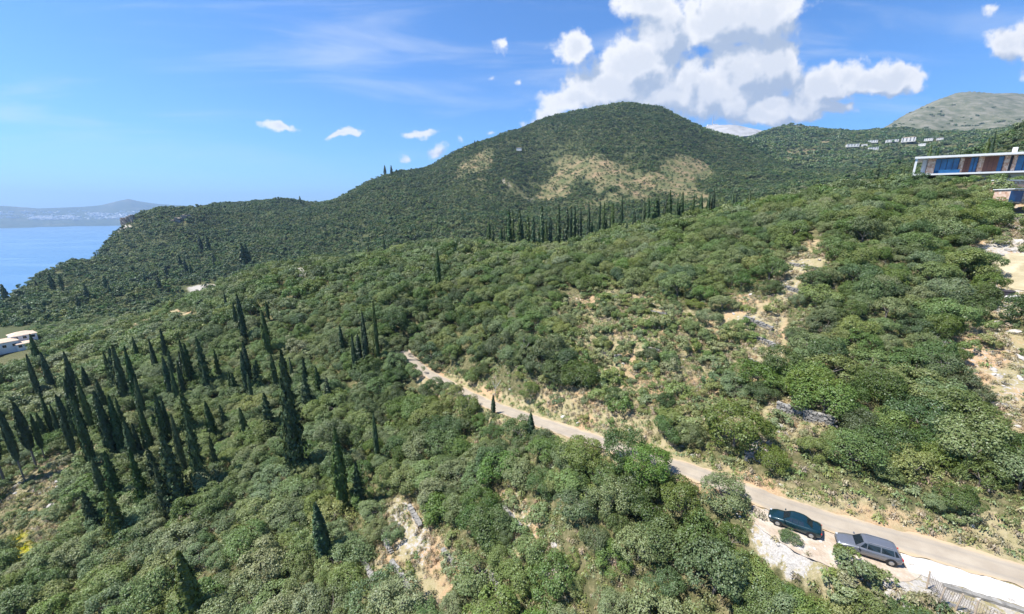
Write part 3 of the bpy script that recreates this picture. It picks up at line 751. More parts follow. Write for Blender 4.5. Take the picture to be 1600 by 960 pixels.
OAK = [crown_mesh("crown", "oak_leaves", 10 + i, 3.0, [3.4, 4.2, 3.0, 3.8, 4.6, 3.2][i], 0.5, [20, 26, 18, 24, 22, 30][i], 6400, 0.175) for i in range(6)]
OLV = [crown_mesh("crown", "olive_leaves", 30 + i, 2.9, [3.6, 3.1, 4.2, 3.4][i], 0.5, [26, 20, 24, 30][i], 5600, 0.17, openness=1) for i in range(4)]
BSH = [crown_mesh("foliage", "bush_leaves", 50 + i, 1.3, 1.5, 0.0, 9, 1300, 0.135, openness=1) for i in range(4)]
OAKM = [crown_mesh("crown", "oak_leaves", 70 + i, 3.0, 3.6, 0.4, 18, 1700, 0.30) for i in range(3)]
OLVM = [crown_mesh("crown", "olive_leaves", 80 + i, 2.9, 3.4, 0.4, 18, 1600, 0.30) for i in range(3)]
BSHM = [crown_mesh("foliage", "bush_leaves", 90 + i, 1.3, 1.5, 0.0, 7, 220, 0.34) for i in range(2)]
FAR = [crown_mesh("crown", "far_forest_leaves", 110 + i, 3.6, 4.4, 0.2, 9, 420, 0.72) for i in range(4)]
VFAR = [crown_mesh("crown", "far_forest_leaves", 120 + i, 8.0, 6.0, -1.0, 12, 110, 3.2) for i in range(3)]
CYP = [cyp_mesh("crown", 130 + i, 10, [0.85, 1.0, 0.75][i], 3000, 0.30) for i in range(3)]
CYPB = [cyp_mesh("crown", 140 + i, 10, 1.85, 4200, 0.34, True) for i in range(2)]
CYPT = [cyp_mesh("crown", 150 + i, 10, 0.72, 2200, 0.30, False, 3.2) for i in range(2)]
CYPF = [cyp_mesh("crown", 160 + i, 10, 1.0, 520, 0.62) for i in range(2)]
TRK = [trunk_mesh("trunk", 200 + i) for i in range(4)]
POLE = pole_mesh("trunk", 8.5, 0.16); 

# ------------------------------------------------------------------ scatter the woodland
rng = np.random.default_rng(7)
def ring(r0, r1, cell, xmin, xmax, ymin, ymax):
    nx = int((xmax - xmin) / cell); ny = int((ymax - ymin) / cell)
    gx, gy = np.meshgrid(np.arange(nx), np.arange(ny)); gx = gx.ravel(); gy = gy.ravel()
    x = xmin + (gx + 0.5 * (gy % 2) + rng.uniform(-0.38, 0.38, len(gx))) * cell
    y = ymin + (gy + rng.uniform(-0.38, 0.38, len(gx))) * cell
    r = np.hypot(x, y); m = (r >= r0) & (r < r1) & (y > -40)
    return x[m], y[m]
TREES = []     # dict arrays
def scatter(r0, r1, cell, ext, kind_far):
    x, y = ring(r0, r1, cell, -ext, ext, -40, ext)
    z = hfast(x, y)
    px, py, d = project(x, y, z)
    m = (d > 18) & (px > -130) & (px < 1730) & (py < 1130) & (py > 60) & (z > SEA + 3)
    x, y, z, px, py, d = (q[m] for q in (x, y, z, px, py, d))
    px, py, d, tree, dryf, rockf, shr, bald = zone_fields(x, y, z)
    D, I, sg = road_dist(x, y)
    u = rng.random(len(x))
    keep = (u < np.minimum(tree, 0.97)) & (D > np.where(px < 690, 2.0, np.where(sg > 0, np.where(px < 1130, 2.5, 3.1), 3.8))) & ~((px < 60) & (py > 510) & (py < 578) & (d > 60))
    keep &= ~((pad_d(x, y) < 1.12))
    vis = visible(x, y, z + 5)
    m = keep & vis
    return x[m], y[m], z[m], px[m], py[m], d[m], D[m], sg[m], dryf[m], shr[m]
near = []
allr = []
for (r0, r1, cell, ext, lod) in ((0, 165, 3.5, 166, 0), (165, 360, 4.6, 362, 1), (360, 1250, 5.7, 1255, 2), (1250, 3300, 13.0, 3305, 3)):
    q = scatter(r0, r1, cell, ext, lod)
    allr.append((lod, *q))

# extra low bushes in the open ground
def bushes():
    x, y = ring(0, 190, 2.3, -190, 190, -40, 190); z = hfast(x, y)
    px, py, d = project(x, y, z)
    m = (d > 18) & (px > -60) & (px < 1660) & (py < 1050)
    x, y, z = x[m], y[m], z[m]
    px, py, d, tree, dryf, rockf, shr, bald = zone_fields(x, y, z)
    D, I, sg = road_dist(x, y); u = rng.random(len(x))
    pr = np.where(tree < 0.6, shr * 0.62, 0.16)
    pr = np.where((D > 2.9) & (D < 7) & (sg < 0), np.maximum(pr, 0.5), pr); pr = np.where((D > 2.9) & (D < 9) & (sg > 0) & (px < 1140), np.maximum(pr, 0.75), pr); pr = np.where(D < 2.7, 0, pr); pr = np.where((sg > 0) & (D < 4.6) & (px > 1380) & (d < 50), 0, pr)
    m = (u < pr) & visible(x, y, z + 1) & (pad_d(x, y) > 1.05)
    return x[m], y[m], z[m], px[m], py[m], d[m], D[m], sg[m]
bx = bushes()

# things the woodland must not swallow: (px, py, half width, half height, Zmax)
KEEP = [(1225,812,56,26,52),(1356,858,46,26,52),(1480,925,70,34,50),(1580,925,80,50,50),(1220,850,26,34,52),(1275,880,26,24,50)]
items = []     # (mesh list tag, x, y, z, scale, rz, px, py, d, kind)
rnd = random.Random(11)
HOUSES = []    # filled from photograph: (px, py, radius m)
def clear_of(x, y, z, s, px, py, d, htop):
    for (cx, cy, hw, hh, zm) in KEEP:
        if d < zm:
            k = FPX / d
            top = py - htop * k * 0.9
            if abs(px - cx) < hw + 1.5 * s * k * 0.6 and top < cy + hh * 0.8 and py > cy - hh * 0.6: return False
    return True
for (lod, x, y, z, px, py, d, D, sg, dryf, shr) in allr:
    nz = fbm(x / 22, y / 22, 3, 41); nz2 = fbm(x / 60, y / 60, 3, 55)
    for i in range(len(x)):
        s = rnd.uniform(0.62, 1.28)
        if lod <= 1:
            left = px[i] < 760 + (py[i] - 600) * 0.9 and py[i] > 520        # the soft grey-green wood below the road
            kind = 'olive' if (nz[i] + (0.16 if left else -0.08)) > 0.5 else 'oak'
            if D[i] < 9 and sg[i] > 0: s *= 0.95 if px[i] < 1130 else 0.8
            if D[i] < 6 and sg[i] < 0 and px[i] > 690: s *= 0.7
            if 1380 < px[i] and py[i] < 330 and d[i] < 170: s *= 0.8 if (px[i] < 1440 or py[i] > 303) else 0.5
            s *= (0.86 if lod == 0 else 1.05)
            if dryf[i] > 0.4: s *= 0.7
            if not clear_of(x[i], y[i], z[i], s, px[i], py[i], d[i], 4.0 * s): continue
        else:
            kind = 'far' if lod == 2 else 'vfar'
            if lod == 2: s *= rnd.uniform(0.6, 1.35) * (1.0 if dryf[i] < 0.3 else 0.62)
        items.append((kind, lod, x[i], y[i], z[i], s, rnd.uniform(0, 6.28), px[i], py[i], d[i]))
for i in range(len(bx[0])):
    x, y, z, px, py, d = (bx[k][i] for k in range(6))
    s = (rnd.uniform(0.45, 1.25) if py > 740 or px > 1150 else rnd.uniform(0.7, 1.7)) * (0.6 if bx[6][i] < 6 else 1)
    if not clear_of(x, y, z, s * 0.4, px, py, d, 1.4 * s): continue
    items.append(('bush', 0 if d < 110 else 1, x, y, z, s, rnd.uniform(0, 6.28), px, py, d))

# ---- words for places, so that a label says which tree is meant
MARKS = [("the silver car",1356,858),("the green car",1241,818),("the leaning posts",1480,910),("the longest stone wall",1258,652),
 ("the terraced clearing",1200,530),("the upper terrace walls",1250,440),("the sandy building pad",1575,420),("the flat-roofed villa",1500,262),("the orange soil clearing",1530,570),
 ("the road's right end",1570,850),("the middle stretch of road",1000,700),("the road's far end",690,600),("the dry grass bank",890,630),("the scrubby mid slope",1020,560),
 ("the straw-coloured clearing",650,890),("the small rocky opening",805,810),("the bottom edge cypress",300,930),("the stout lower cypress",503,835),("the tall slim lower cypress",532,740),
 ("the broad ragged cypress",462,650),("the dark cypress grove",250,640),("the yellow flowering meadow",40,850),("the bare-trunked cypresses",50,700),("the terracotta-roofed house",30,530),
 ("the road-end cypresses",585,530),("the lone high cypress",683,430),("the crest cypress row",850,360),("the crest",1150,330),("the right-hand gully",1400,480),
 ("the right-hand thicket",1400,650),("the woods at the bottom centre",960,880),("the woods at lower left",380,860),("the mid-left cypresses",390,510),("the roadside oak wood",1480,740),("the centre-left shoulder",480,450)]
DIRS = ["right of","above and right of","above","above and left of","left of","below and left of","below","below and right of"]
def place_words(px, py, d):
    best = min(MARKS, key=lambda m: math.hypot(m[1] - px, (m[2] - py) * 1.2))
    dx, dy = px - best[1], best[2] - py; r = math.hypot(dx, dy)
    if r < 22: return "right beside " + best[0], best[0]
    k = int(round(math.atan2(dy, dx) / (math.pi / 4))) % 8
    return ("just " if r < 45 else "") + DIRS[k] + " " + best[0], best[0]
SIZEW = lambda s: "small" if s < 0.75 else ("large" if s > 1.02 else "medium")
LOOK = {'oak': ("holm_oak", "oak", "dark green oak"), 'olive': ("olive_tree", "olive tree", "grey-green olive"), 'bush': ("bush", "bush", "light green bush")}
inview = lambda it: (-20 < it[7] < 1620) and (0 < it[8] < 1010)
single = {}
for kind in ('oak', 'olive', 'bush'):
    c = [i for i, it in enumerate(items) if it[0] == kind and inview(it)]
    c.sort(key=lambda i: -items[i][5] / items[i][9])
    single[kind] = set(c[:295])
hand0 = len(items)
for (px, py, s) in [(1236,846,0.30),(1212,935,0.45),(1250,955,0.5),(1165,915,0.7),(1140,855,0.6),(1215,965,0.7),(1310,985,0.6),(1395,965,0.5),(1345,960,0.55),(1425,985,0.5)]:
    p = hits(px, py); z_ = float(hfast(p[0], p[1])); k = 'olive' if px > 1300 else 'oak'
    items.append((k, 0, p[0], p[1], z_, s, rnd.uniform(0, 6.28), px, py, float(project(*p)[2]))); single[k].add(len(items) - 1)
for (px, py, s) in [(1540,280,1.1),(1552,279,1.2),(1563,280,1.0),(1574,279,1.2),(1585,280,1.1),(1597,279,1.2),(1528,282,1.0),(1516,283,1.1),(1322,885,1.0),(1335,905,1.3),(1350,925,1.4),(1318,930,1.2),(1300,900,0.9),(1372,920,1.1),(1450,955,.9)]:
    p = hits(px, py); items.append(('bush', 0, p[0], p[1], float(hfast(p[0], p[1])), s, 1.0 * px, px, py, float(project(*p)[2]))); single['bush'].add(len(items) - 1)
solo = set().union(*single.values())
pick = {('oak', 0): OAK, ('olive', 0): OLV, ('bush', 0): BSH, ('oak', 1): OAKM, ('olive', 1): OLVM, ('bush', 1): BSHM, ('far', 2): FAR, ('vfar', 3): VFAR}
lib = bpy.data.collections.new("woodland_kinds")
libidx = {}
cols = []
for k, (key, lst) in enumerate(pick.items()):
    for j, me in enumerate(lst):
        nm = "kind_%03d" % len(cols); o = bpy.data.objects.new(nm, me); lib.objects.link(o)
        libidx[(key, j)] = len(cols); cols.append(nm)
P_, I_2, S_, R_ = [], [], [], []
for i, it in enumerate(items):
    kind, lod, x, y, z, s, rz, px, py, d = it
    if kind in ('oak', 'olive', 'bush') and lod == 0 and d > 135: lod = 1
    lst = pick[(kind, lod)]; j = rnd.randrange(len(lst))
    sx, sy, sz = s * rnd.uniform(0.88, 1.15), s * rnd.uniform(0.88, 1.15), s * rnd.uniform(0.8, 1.15)
    if i in solo:
        nm, cat, look = LOOK[kind]
        w, g = place_words(px, py, d)
        shp_ = "upright" if sz > sx * 1.12 and sz > sy * 1.12 else ("spreading" if sz < sx * 0.88 and sz < sy * 0.88 else "rounded")
        lab = "%s %s %s %s" % (SIZEW(s / (0.86 if kind != 'bush' else 1)), shp_, look, w)
        grp = {'oak': "oaks", 'olive': "olive trees", 'bush': "bushes"}[kind] + " around " + g
        if kind == 'bush':
            r = link(nm, lst[j]); r.location = (x, y, z - 0.1); r.rotation_euler = (0, 0, rz); r.scale = (sx, sy, sz)
        else:
            r = empty(nm, (x, y, z - 0.1), rz); r.scale = (sx, sy, sz)
            link("crown", lst[j], r); link("trunk", TRK[j % 4], r)
        tag(r, lab, cat, grp)
    else:
        P_.append((x, y, z - 0.15)); I_2.append(libidx[((kind, lod), j)]); S_.append((sx, sy, sz)); R_.append((0, 0, rz))

def instancer(name, P, I, Sc, Ro, coll):
    me = bpy.data.meshes.new(name); me.vertices.add(len(P)); me.vertices.foreach_set("co", np.array(P, np.float32).ravel())
    a = me.attributes.new("pick", 'INT', 'POINT'); a.data.foreach_set("value", np.array(I, np.int32))
    a = me.attributes.new("size", 'FLOAT_VECTOR', 'POINT'); a.data.foreach_set("vector", np.array(Sc, np.float32).ravel())
    a = me.attributes.new("turn", 'FLOAT_VECTOR', 'POINT'); a.data.foreach_set("vector", np.array(Ro, np.float32).ravel())
    o = link(name, me)
    t = bpy.data.node_groups.new(name, 'GeometryNodeTree')
    t.interface.new_socket("Geometry", in_out='INPUT', socket_type='NodeSocketGeometry'); t.interface.new_socket("Geometry", in_out='OUTPUT', socket_type='NodeSocketGeometry')
    i_, o_ = t.nodes.new('NodeGroupInput'), t.nodes.new('NodeGroupOutput')
    ci = t.nodes.new('GeometryNodeCollectionInfo'); ci.inputs['Collection'].default_value = coll; ci.inputs['Separate Children'].default_value = True
    ip = t.nodes.new('GeometryNodeInstanceOnPoints'); ip.inputs['Pick Instance'].default_value = True
    def na(nm, ty): n = t.nodes.new('GeometryNodeInputNamedAttribute'); n.data_type = ty; n.inputs[0].default_value = nm; return n.outputs['Attribute']
    e2r = t.nodes.new('FunctionNodeEulerToRotation')
    t.links.new(na("turn", 'FLOAT_VECTOR'), e2r.inputs[0])
    t.links.new(i_.outputs[0], ip.inputs['Points']); t.links.new(ci.outputs[0], ip.inputs['Instance']); t.links.new(na("pick", 'INT'), ip.inputs['Instance Index'])
    t.links.new(e2r.outputs[0], ip.inputs['Rotation']); t.links.new(na("size", 'FLOAT_VECTOR'), ip.inputs['Scale'])
    t.links.new(ip.outputs[0], o_.inputs[0])
    md = o.modifiers.new("scatter", 'NODES'); md.node_group = t
    return o
wd_ = instancer("woodland", P_, I_2, S_, R_, lib)
tag(wd_, "dense evergreen woodland covering the slopes and the mountain", "woodland", kind="stuff")
print("TREES", len(items), "single", len(solo), "rest", len(P_))

# ------------------------------------------------------------------ cypresses: base px, base py, height px, shape, own words
CY = [
 # lower middle, each on its own
 (310,985,112,'n',"stout dark cypress at the bottom edge, cut by the frame"),(508,880,88,'n',"stout pale-sided cypress standing alone at lower centre"),(537,798,118,'n',"tall slim cypress left of centre, taller of the lower two"),
 (590,722,74,'n',"thin cypress alone in the olive wood below the road end"),(467,742,172,'b',"broad dark ragged cypress, the tallest left of centre"),(563,792,66,'b',"squat dark conifer leaning on the tall slim cypress"),
 (771,648,30,'n',"small thin cypress at the kerb of the road"),(829,680,34,'n',"small cypress on the road edge right of the thin one"),(735,658,22,'n',"short thin cypress left of the road beside the verge"),
 # at the road's far end
 (537,560,50,'n',"leftmost dark cypress at the tip of the road's far end"),(556,588,62,'n',"slim cypress second from left at the road's far end"),(563,575,50,'n',"slim cypress touching the second one at the road end"),(573,574,80,'n',"tall cypress in the middle at the road's far end"),(591,570,92,'n',"tallest cypress of the group at the road's far end"),
 # lone ones on the upper slope
 (685,454,60,'n',"lone slim cypress high on the slope, centre"),(577,407,27,'n',"lone cypress on the shoulder left of the crest row"),(600,382,12,'f',"tiny cypress on the shoulder below the mountain"),
 (421,562,72,'n',"tall cypress at mid left, second from the right of its clump"),(420,502,30,'n',"short cypress behind the tall one at mid left"),(457,540,20,'n',"very small cypress between two clumps at mid left"),(458,600,40,'n',"cypress above the broad ragged one"),(384,540,75,'n',"tall dark cypress at the top of the left clump"),(372,520,45,'n',"cypress just left of the tall dark one at mid left"),(355,487,30,'n',"small cypress alone above the left clump"),
 # left edge
 (62,572,47,'n',"cypress in front of the terracotta-roofed house"),(67,632,22,'n',"small cypress in the clearing below the house"),(40,755,112,'t',"bare-trunked cypress nearest the left edge"),(58,732,95,'t',"second bare-trunked cypress from the left edge"),(72,722,70,'t',"third bare-trunked cypress from the left, shaded"),(125,738,95,'t',"leaning bare-trunked cypress above the meadow"),(10,760,120,'t',"tall cypress cut by the left edge of the frame"),
 (150,745,112,'n',None),(132,690,70,'n',None),(148,685,92,'n',None),(180,722,102,'n',None),(195,716,90,'n',None),(200,640,92,'n',None),(220,642,92,'n',None),(247,590,56,'n',None),(264,575,58,'b',None),
 (218,570,42,'n',None),(281,640,60,'n',None),(283,795,110,'b',None),(318,770,125,'b',None),(250,778,72,'b',None),(166,790,70,'n',None),(190,800,88,'b',None),(190,850,80,'b',None),(325,612,80,'b',None),(300,600,60,'b',None),(345,600,52,'b',None),
 (120,640,60,'n',None),(165,650,55,'n',None),(238,720,80,'n',None),(262,705,85,'n',None),(215,735,75,'n',None),(300,690,75,'b',None),(335,690,60,'n',None),(175,600,48,'n',None),(140,620,44,'n',None),(290,745,90,'n',None),
 (230,800,90,'b',None),(262,810,80,'b',None),(150,830,60,'b',None),(340,745,60,'b',None),(500,620,45,'b',None),(480,610,50,'b',None),(515,640,48,'b',None),(370,625,40,'b',None),(405,600,36,'b',None),
 # crest row
 (764,380,38,'n',None),(770,379,32,'n',None),(783,380,28,'n',None),(787,378,34,'n',None),(795,366,38,'n',None),(801,366,35,'n',None),(812,370,48,'n',None),(816,383,30,'n',None),(825,372,40,'n',None),(833,366,30,'n',None),(846,370,42,'n',None),(853,376,26,'n',None),
 (860,371,30,'n',None),(872,366,40,'n',None),(885,362,40,'n',None),(891,358,42,'n',None),(897,358,38,'n',None),(906,356,40,'n',None),(919,354,30,'n',None),(936,354,40,'n',None),(943,352,34,'n',None),(957,344,30,'n',None),(971,342,34,'n',None),(990,350,28,'n',None),
 (1005,344,42,'n',None),(1012,342,38,'n',None),(1027,342,34,'n',None),(1039,340,36,'n',None),(1044,340,40,'n',None),(1056,342,38,'n',None),(1063,341,40,'n',None),(1082,327,24,'n',None),(1095,327,27,'n',None),(1106,327,32,'n',None),(1114,323,32,'n',None),(1145,312,20,'n',None),(1150,312,18,'n',None),(1171,314,18,'n',None),(924,376,34,'n',None),(946,372,30,'b',None),(978,372,28,'b',None),(1022,352,40,'b',None),
 # beside the villa
 (1366,292,38,'b',"dark bushy cypress left of the villa, lower one"),(1390,290,30,'n',None),(1408,284,28,'n',None),(1420,288,44,'n',"slim cypress against the villa's white end wall"),(1380,300,34,'b',None),(1547,240,34,'n',"dark cypress behind the villa roof"),(1540,240,28,'n',None),(1498,244,18,'n',None),(1450,250,24,'n',None),(1462,250,18,'n',None),
]
rg_ = random.Random(77)
for k in range(42):
    u_ = rg_.random(); gx_ = 60 + 430 * u_; gy_ = 690 - 70 * u_ + rg_.uniform(-75, 75) * (1 - 0.35 * u_)
    if gx_ < 210: gy_ = min(gy_, 690)
    CY.append((round(gx_), round(gy_), rg_.uniform(34, 72), 'n' if rg_.random() < .78 else 'b', None))
FARC = [(6,460,22),(14,452,20),(22,446,22),(33,438,20),(42,432,18),(53,430,16),(61,428,16),(97,405,8),(84,452,26),(98,448,20),(60,452,14),(48,486,14),(138,466,22),(168,452,22),(173,456,12),(315,388,20),(327,392,24),(336,412,18),(292,424,20),(283,414,16),(382,414,34),(388,412,32),(12,470,26),(125,480,20),(250,448,18),(262,430,16),(300,428,16),(228,440,14),
 (505,300,16),(514,298,14),(524,294,15),(533,291,14),(541,288,15),(550,285,16),(558,283,14),(566,279,14),(574,277,13),(583,275,13),(592,272,12),(602,270,12),(612,268,10),(742,228,9),(480,310,12),(470,316,10)]
def spot(px, py, far=False):
    p = hits(px, py)
    if not far and math.hypot(p[0], p[1]) > 265 and py < 500:      # the ray skims over the near crest: stand on the crest itself
        d_ = pdir(px, py); t_ = np.linspace(60, 235, 300); q_ = d_[None] * t_[:, None]; k_ = int(np.argmin((q_[:, 2] - hfast(q_[:, 0], q_[:, 1])) / t_)); p = q_[k_]
    if False: pass
    p = np.array(p); return p[0], p[1], float(hfast(p[0], p[1]))
gcount = {}
for (px, py, hp, shp, lab) in CY:
    x, y, z = spot(px, min(py, 1000)); _, _, d = project(x, y, z); d = float(d)
    # height from the picture: a vertical metre there covers this many photo pixels
    _, p2, _ = project(x, y, z + 1.0); p1 = project(x, y, z)[1]
    H = hp / max(2.0, float(p1 - p2)) * 1.04
    tr_ = pdir(px, py - hp); tz = tr_ * (math.hypot(x, y) / math.hypot(tr_[0], tr_[1]))
    if py < 420: H = max(4.0, float(tz[2]) - z) * (rnd.uniform(0.84, 1.08) if lab is None else 1.0)
    r = empty("cypress_tree", (x, y, z - 0.2), rnd.uniform(0, 6.28))
    lst = {'n': CYP, 'b': CYPB, 't': CYPT, 'f': CYPF}[shp]
    if d > 190 and shp == 'n': lst = CYPF
    j = rnd.randrange(len(lst)); wdt = {'n': 1.0, 'b': 1.0, 't': 1.05, 'f': 1.0}[shp] * rnd.uniform(0.6, 1.05) * (H / 10) ** 0.5
    r.scale = (wdt, wdt, H / 10)
    if px == 310: r.scale = (1.45, 1.45, H / 10)
    if px == 508: r.scale = (1.25, 1.25, H / 10)
    link("crown", lst[j], r); link("trunk", POLE, r)
    if lab is None:
        w, g = place_words(px, py - hp * 0.5, d)
        sz = "tall" if H > 13 else ("short" if H < 8 else "middle-sized")
        lab = "%s %s cypress %s" % (sz, "broad ragged" if shp == 'b' else "slim dark", w)
        tag(r, lab, "cypress", "cypresses around " + g)
    else: tag(r, lab, "cypress")
for (px, py, hp) in FARC:
    x, y, z = spot(px, py + 6, True); d = float(project(x, y, z)[2])
    p1 = project(x, y, z)[1]; _, p2, _ = project(x, y, z + 1.0); H = (hp + 5) / max(0.3, float(p1 - p2))
    H = min(H, 30)
    r = link("cypress_tree", CYPF[rnd.randrange(2)]); r.location = (x, y, z - 0.3); r.scale = (H / 10 * 1.3, H / 10 * 1.3, H / 10)
    zone = "far slope above the sea" if px < 430 else "skyline ridge left of the mountain"
    side = ["near its left end", "in its left third", "around its middle", "in its right third"][min(3, int((px if px < 430 else px - 460) / (110 if px < 430 else 75)))]
    tag(r, "%s cypress on the %s, %s" % ("taller" if hp > 17 else "short", zone, side), "cypress", "cypresses on the " + zone)

# bare dead trees and stubs
DEAD = [trunk_mesh("deadwood", 300 + i, 4.5, 0.10, 6, 1.9, "bleached_deadwood", 4) for i in range(2)]
for (px, py, s, lab) in [(1468,592,0.5,"leafless grey tree at the edge of the orange soil clearing"),(1464,556,0.45,"bleached dead tree above the leafless grey one"),(818,560,0.6,"dead twiggy tree above the road, left half"),(774,618,0.6,"grey leafless tree behind the thin roadside cypress")]:
    x, y, z = spot(px, py); r = link("dead_tree", DEAD[px % 2]); r.location = (x, y, z); r.scale = (s, s, s * 1.2); tag(r, lab, "dead tree")

# dry grass tufts and blossom on the open ground
def tuft_mesh(name, mat, seed, n=70, h=0.5):
    rg = np.random.default_rng(seed); a = rg.random(n) * 6.28; r = rg.random(n) * 0.45
    C = np.column_stack([np.cos(a) * r, np.sin(a) * r, rg.uniform(0.1, h, n)])
    V = quads(C, np.column_stack([np.cos(a), np.sin(a), rg.uniform(0.2, 1.6, n)]), 0.095, rg, 2.4, up=np.array([[0, 0, 1.0]]))
    return np_mesh(name, V, np.arange(len(V)).reshape(-1, 4), mat)
lib2 = bpy.data.collections.new("tuft_kinds")
for k in range(3): lib2.objects.link(bpy.data.objects.new("tuft_%d" % k, tuft_mesh("tuft", "dry_grass_blades", 400 + k)))
lib2.objects.link(bpy.data.objects.new("tuft_3", tuft_mesh("tuft", "bush_leaves", 404, 60, 0.4)))
lib2.objects.link(bpy.data.objects.new("tuft_4", tuft_mesh("tuft", "yellow_blossom", 405, 70, 0.4)))
x, y = ring(0, 150, 0.62, -150, 150, -40, 150); z = hfast(x, y); px, py, d = project(x, y, z)
m = (d > 18) & (px > -30) & (px < 1630) & (py < 1010) & (py > 300); x, y, z = x[m], y[m], z[m]
px, py, d, tree, dryf, rockf, shr, bald = zone_fields(x, y, z); D, I, sg = road_dist(x, y); u = rng.random(len(x))
nn = fbm(x / 5, y / 5, 3, 88)
lay = (sg > 0) & (D < 6.5) & (px > 1150)
pr = np.where((dryf > 0.25) & (D > 2.3), np.clip((nn - 0.36) * 5, 0, 0.85), 0); pr = np.where((D > 2.0) & (D < 4.2) & (sg < 0), 0.8, pr); pr = np.where(lay, 0.03, pr)
pr = np.where((dryf <= 0.25) & (D > 2.3) & (d < 95), 0.7, pr); pr = np.where((d > 90), pr * 0.5, pr); pr = np.where(D < 2.25, 0, pr); pr = np.where((sg > 0) & (D < 4.5) & (px > 1390) & (d < 50), 0, pr)
m = (u < pr) & (pad_d(x, y) > 1.0)
x, y, z, px, py, dryf = x[m], y[m], z[m], px[m], py[m], dryf[m]
yl = (np.hypot((px - 34) / 18, (py - 866) / 32) < 1.0 + (rng.random(len(x)) - 0.5) * 0.8)
ki = np.where(yl, 4, np.where(rng.random(len(x)) < np.where(dryf > 0.7, 0.2, np.where(dryf > 0.25, 0.5, 0.85)), 3, rng.integers(0, 3, len(x))))
sc = rng.uniform(0.6, 1.5, len(x))
gr = instancer("dry_grass", np.column_stack([x, y, z - 0.05]), ki, np.column_stack([sc, sc, sc * rng.uniform(0.6, 1.3, len(x))]), np.column_stack([x * 0, x * 0, rng.uniform(0, 6.28, len(x))]), lib2)
tag(gr, "dry straw-coloured grass on the clearings and road verges", "grass", kind="stuff")
print("TUFTS", len(x))

# limestone rubble
def rock_mesh(name, seed, sub=1):
    bm = bmesh.new(); bmesh.ops.create_icosphere(bm, subdivisions=sub, radius=1.0); rg = random.Random(seed)
    for v in bm.verts: v.co = v.co * rg.uniform(0.7, 1.15); v.co.z *= 0.62; v.co.x *= 1.15
    me = bpy.data.meshes.new(name); bm.to_mesh(me); bm.free(); me.materials.append(MATS["limestone_rubble"]); return me
ROCKS = [rock_mesh("rock", 500 + k, 2) for k in range(5)]
lib3 = bpy.data.collections.new("rock_kinds")
for k, me in enumerate(ROCKS): lib3.objects.link(bpy.data.objects.new("rock_%d" % k, me))
x, y = ring(0, 170, 0.55, -170, 170, -40, 170); z = hfast(x, y); px, py, d = project(x, y, z)
m = (d > 18) & (px > -30) & (px < 1630) & (py < 1010) & (py > 300); x, y, z = x[m], y[m], z[m]
px, py, d, tree, dryf, rockf, shr, bald = zone_fields(x, y, z); D, I, sg = road_dist(x, y); u = rng.random(len(x))
nn = fbm(x / 3.5, y / 3.5, 3, 99)
pr = np.where((rockf > 0.08), np.clip((nn - 0.52 + rockf * 0.12) * 3.0, 0, 0.7) * rockf, 0)
pr = np.where((sg > 0) & (D > 2.2) & (D < 6.5) & (px > 1150) & (px < 1430), 0.45, pr); pr = np.where(D < 2.2, 0, pr)
pr = np.where((sg < 0) & (D > 3.0) & (D < 4.6), 0.10, pr)
m = (u < pr) & (pad_d(x, y) > 1.02)
x, y, z, D, sg = x[m], y[m], z[m], D[m], sg[m]
sc = 0.07 + 0.38 * rng.random(len(x)) ** 3.0; sc = np.where((D < 6.5) & (sg > 0), sc * 0.55, sc)
rk = instancer("limestone_rubble", np.column_stack([x, y, z + sc * 0.1]), rng.integers(0, 5, len(x)), np.column_stack([sc * rng.uniform(.8, 1.5, len(x)), sc, sc * rng.uniform(.7, 1.1, len(x))]), np.column_stack([rng.uniform(-.4, .4, len(x)), rng.uniform(-.4, .4, len(x)), rng.uniform(0, 6.28, len(x))]), lib3)
tag(rk, "broken white limestone rubble on the clearings and the lay-by", "rubble", kind="stuff")
print("ROCKS", len(x))

# ------------------------------------------------------------------ more materials for built things
simple("villa_white_render", (0.78, 0.77, 0.75), 0.8, var=0.04, scale=0.6)
simple("brown_timber", (0.17, 0.075, 0.05), 0.6, var=0.2, scale=3)
simple("dark_frame", (0.03, 0.03, 0.035), 0.5)
simple("terracotta_tiles", (0.56, 0.43, 0.32), 0.85, var=0.2, scale=1.2, bumps=0.3)
simple("cream_render", (0.68, 0.63, 0.53), 0.85, var=0.06, scale=0.6)
simple("village_render", (0.66, 0.64, 0.60), 0.85, var=0.1, scale=0.2)
simple("rubber", (0.02, 0.02, 0.02), 0.8)
simple("alloy", (0.45, 0.46, 0.47), 0.35, 0.8)
simple("black_plastic", (0.02, 0.02, 0.022), 0.5)
simple("steel_mast", (0.45, 0.43, 0.42), 0.5, 0.3)
simple("post_timber", (0.42, 0.33, 0.24), 0.9, var=0.25, scale=5)
simple("wall_shade_brown", (0.16, 0.13, 0.11), 0.8, var=0.3, scale=8)  # dark of the wall face in shadow, put into the lattice colour
simple("faded_plastic", (0.05, 0.045, 0.055), 0.7)
def paint(name, col, metal=0.5):
    m, t = material(name); out(t, bsdf(t, ramp(t, noise(t, 2.0, 4, 0.5, objco(t)), [(0.3, tuple(x * .92 for x in col)), (0.7, col)]), 0.32, metal, 0.5, None, 0.7)); return m
paint("silver_paint", (0.20, 0.207, 0.225)); paint("green_paint", (0.004, 0.028, 0.036), 0.3)
m, t = material("window_glass"); out(t, bsdf(t, (0.012, 0.018, 0.024), 0.06, 0, 0.8))
m, t = material("blue_window"); out(t, bsdf(t, ramp(t, noise(t, 0.4, 3, 0.5, objco(t)), [(0.3, (0.008, 0.06, 0.17)), (0.7, (0.02, 0.14, 0.34))]), 0.08, 0, 0.8))
m, t = material("headlight_glass"); out(t, bsdf(t, (0.42, 0.44, 0.46), 0.12, 0, 0.8))
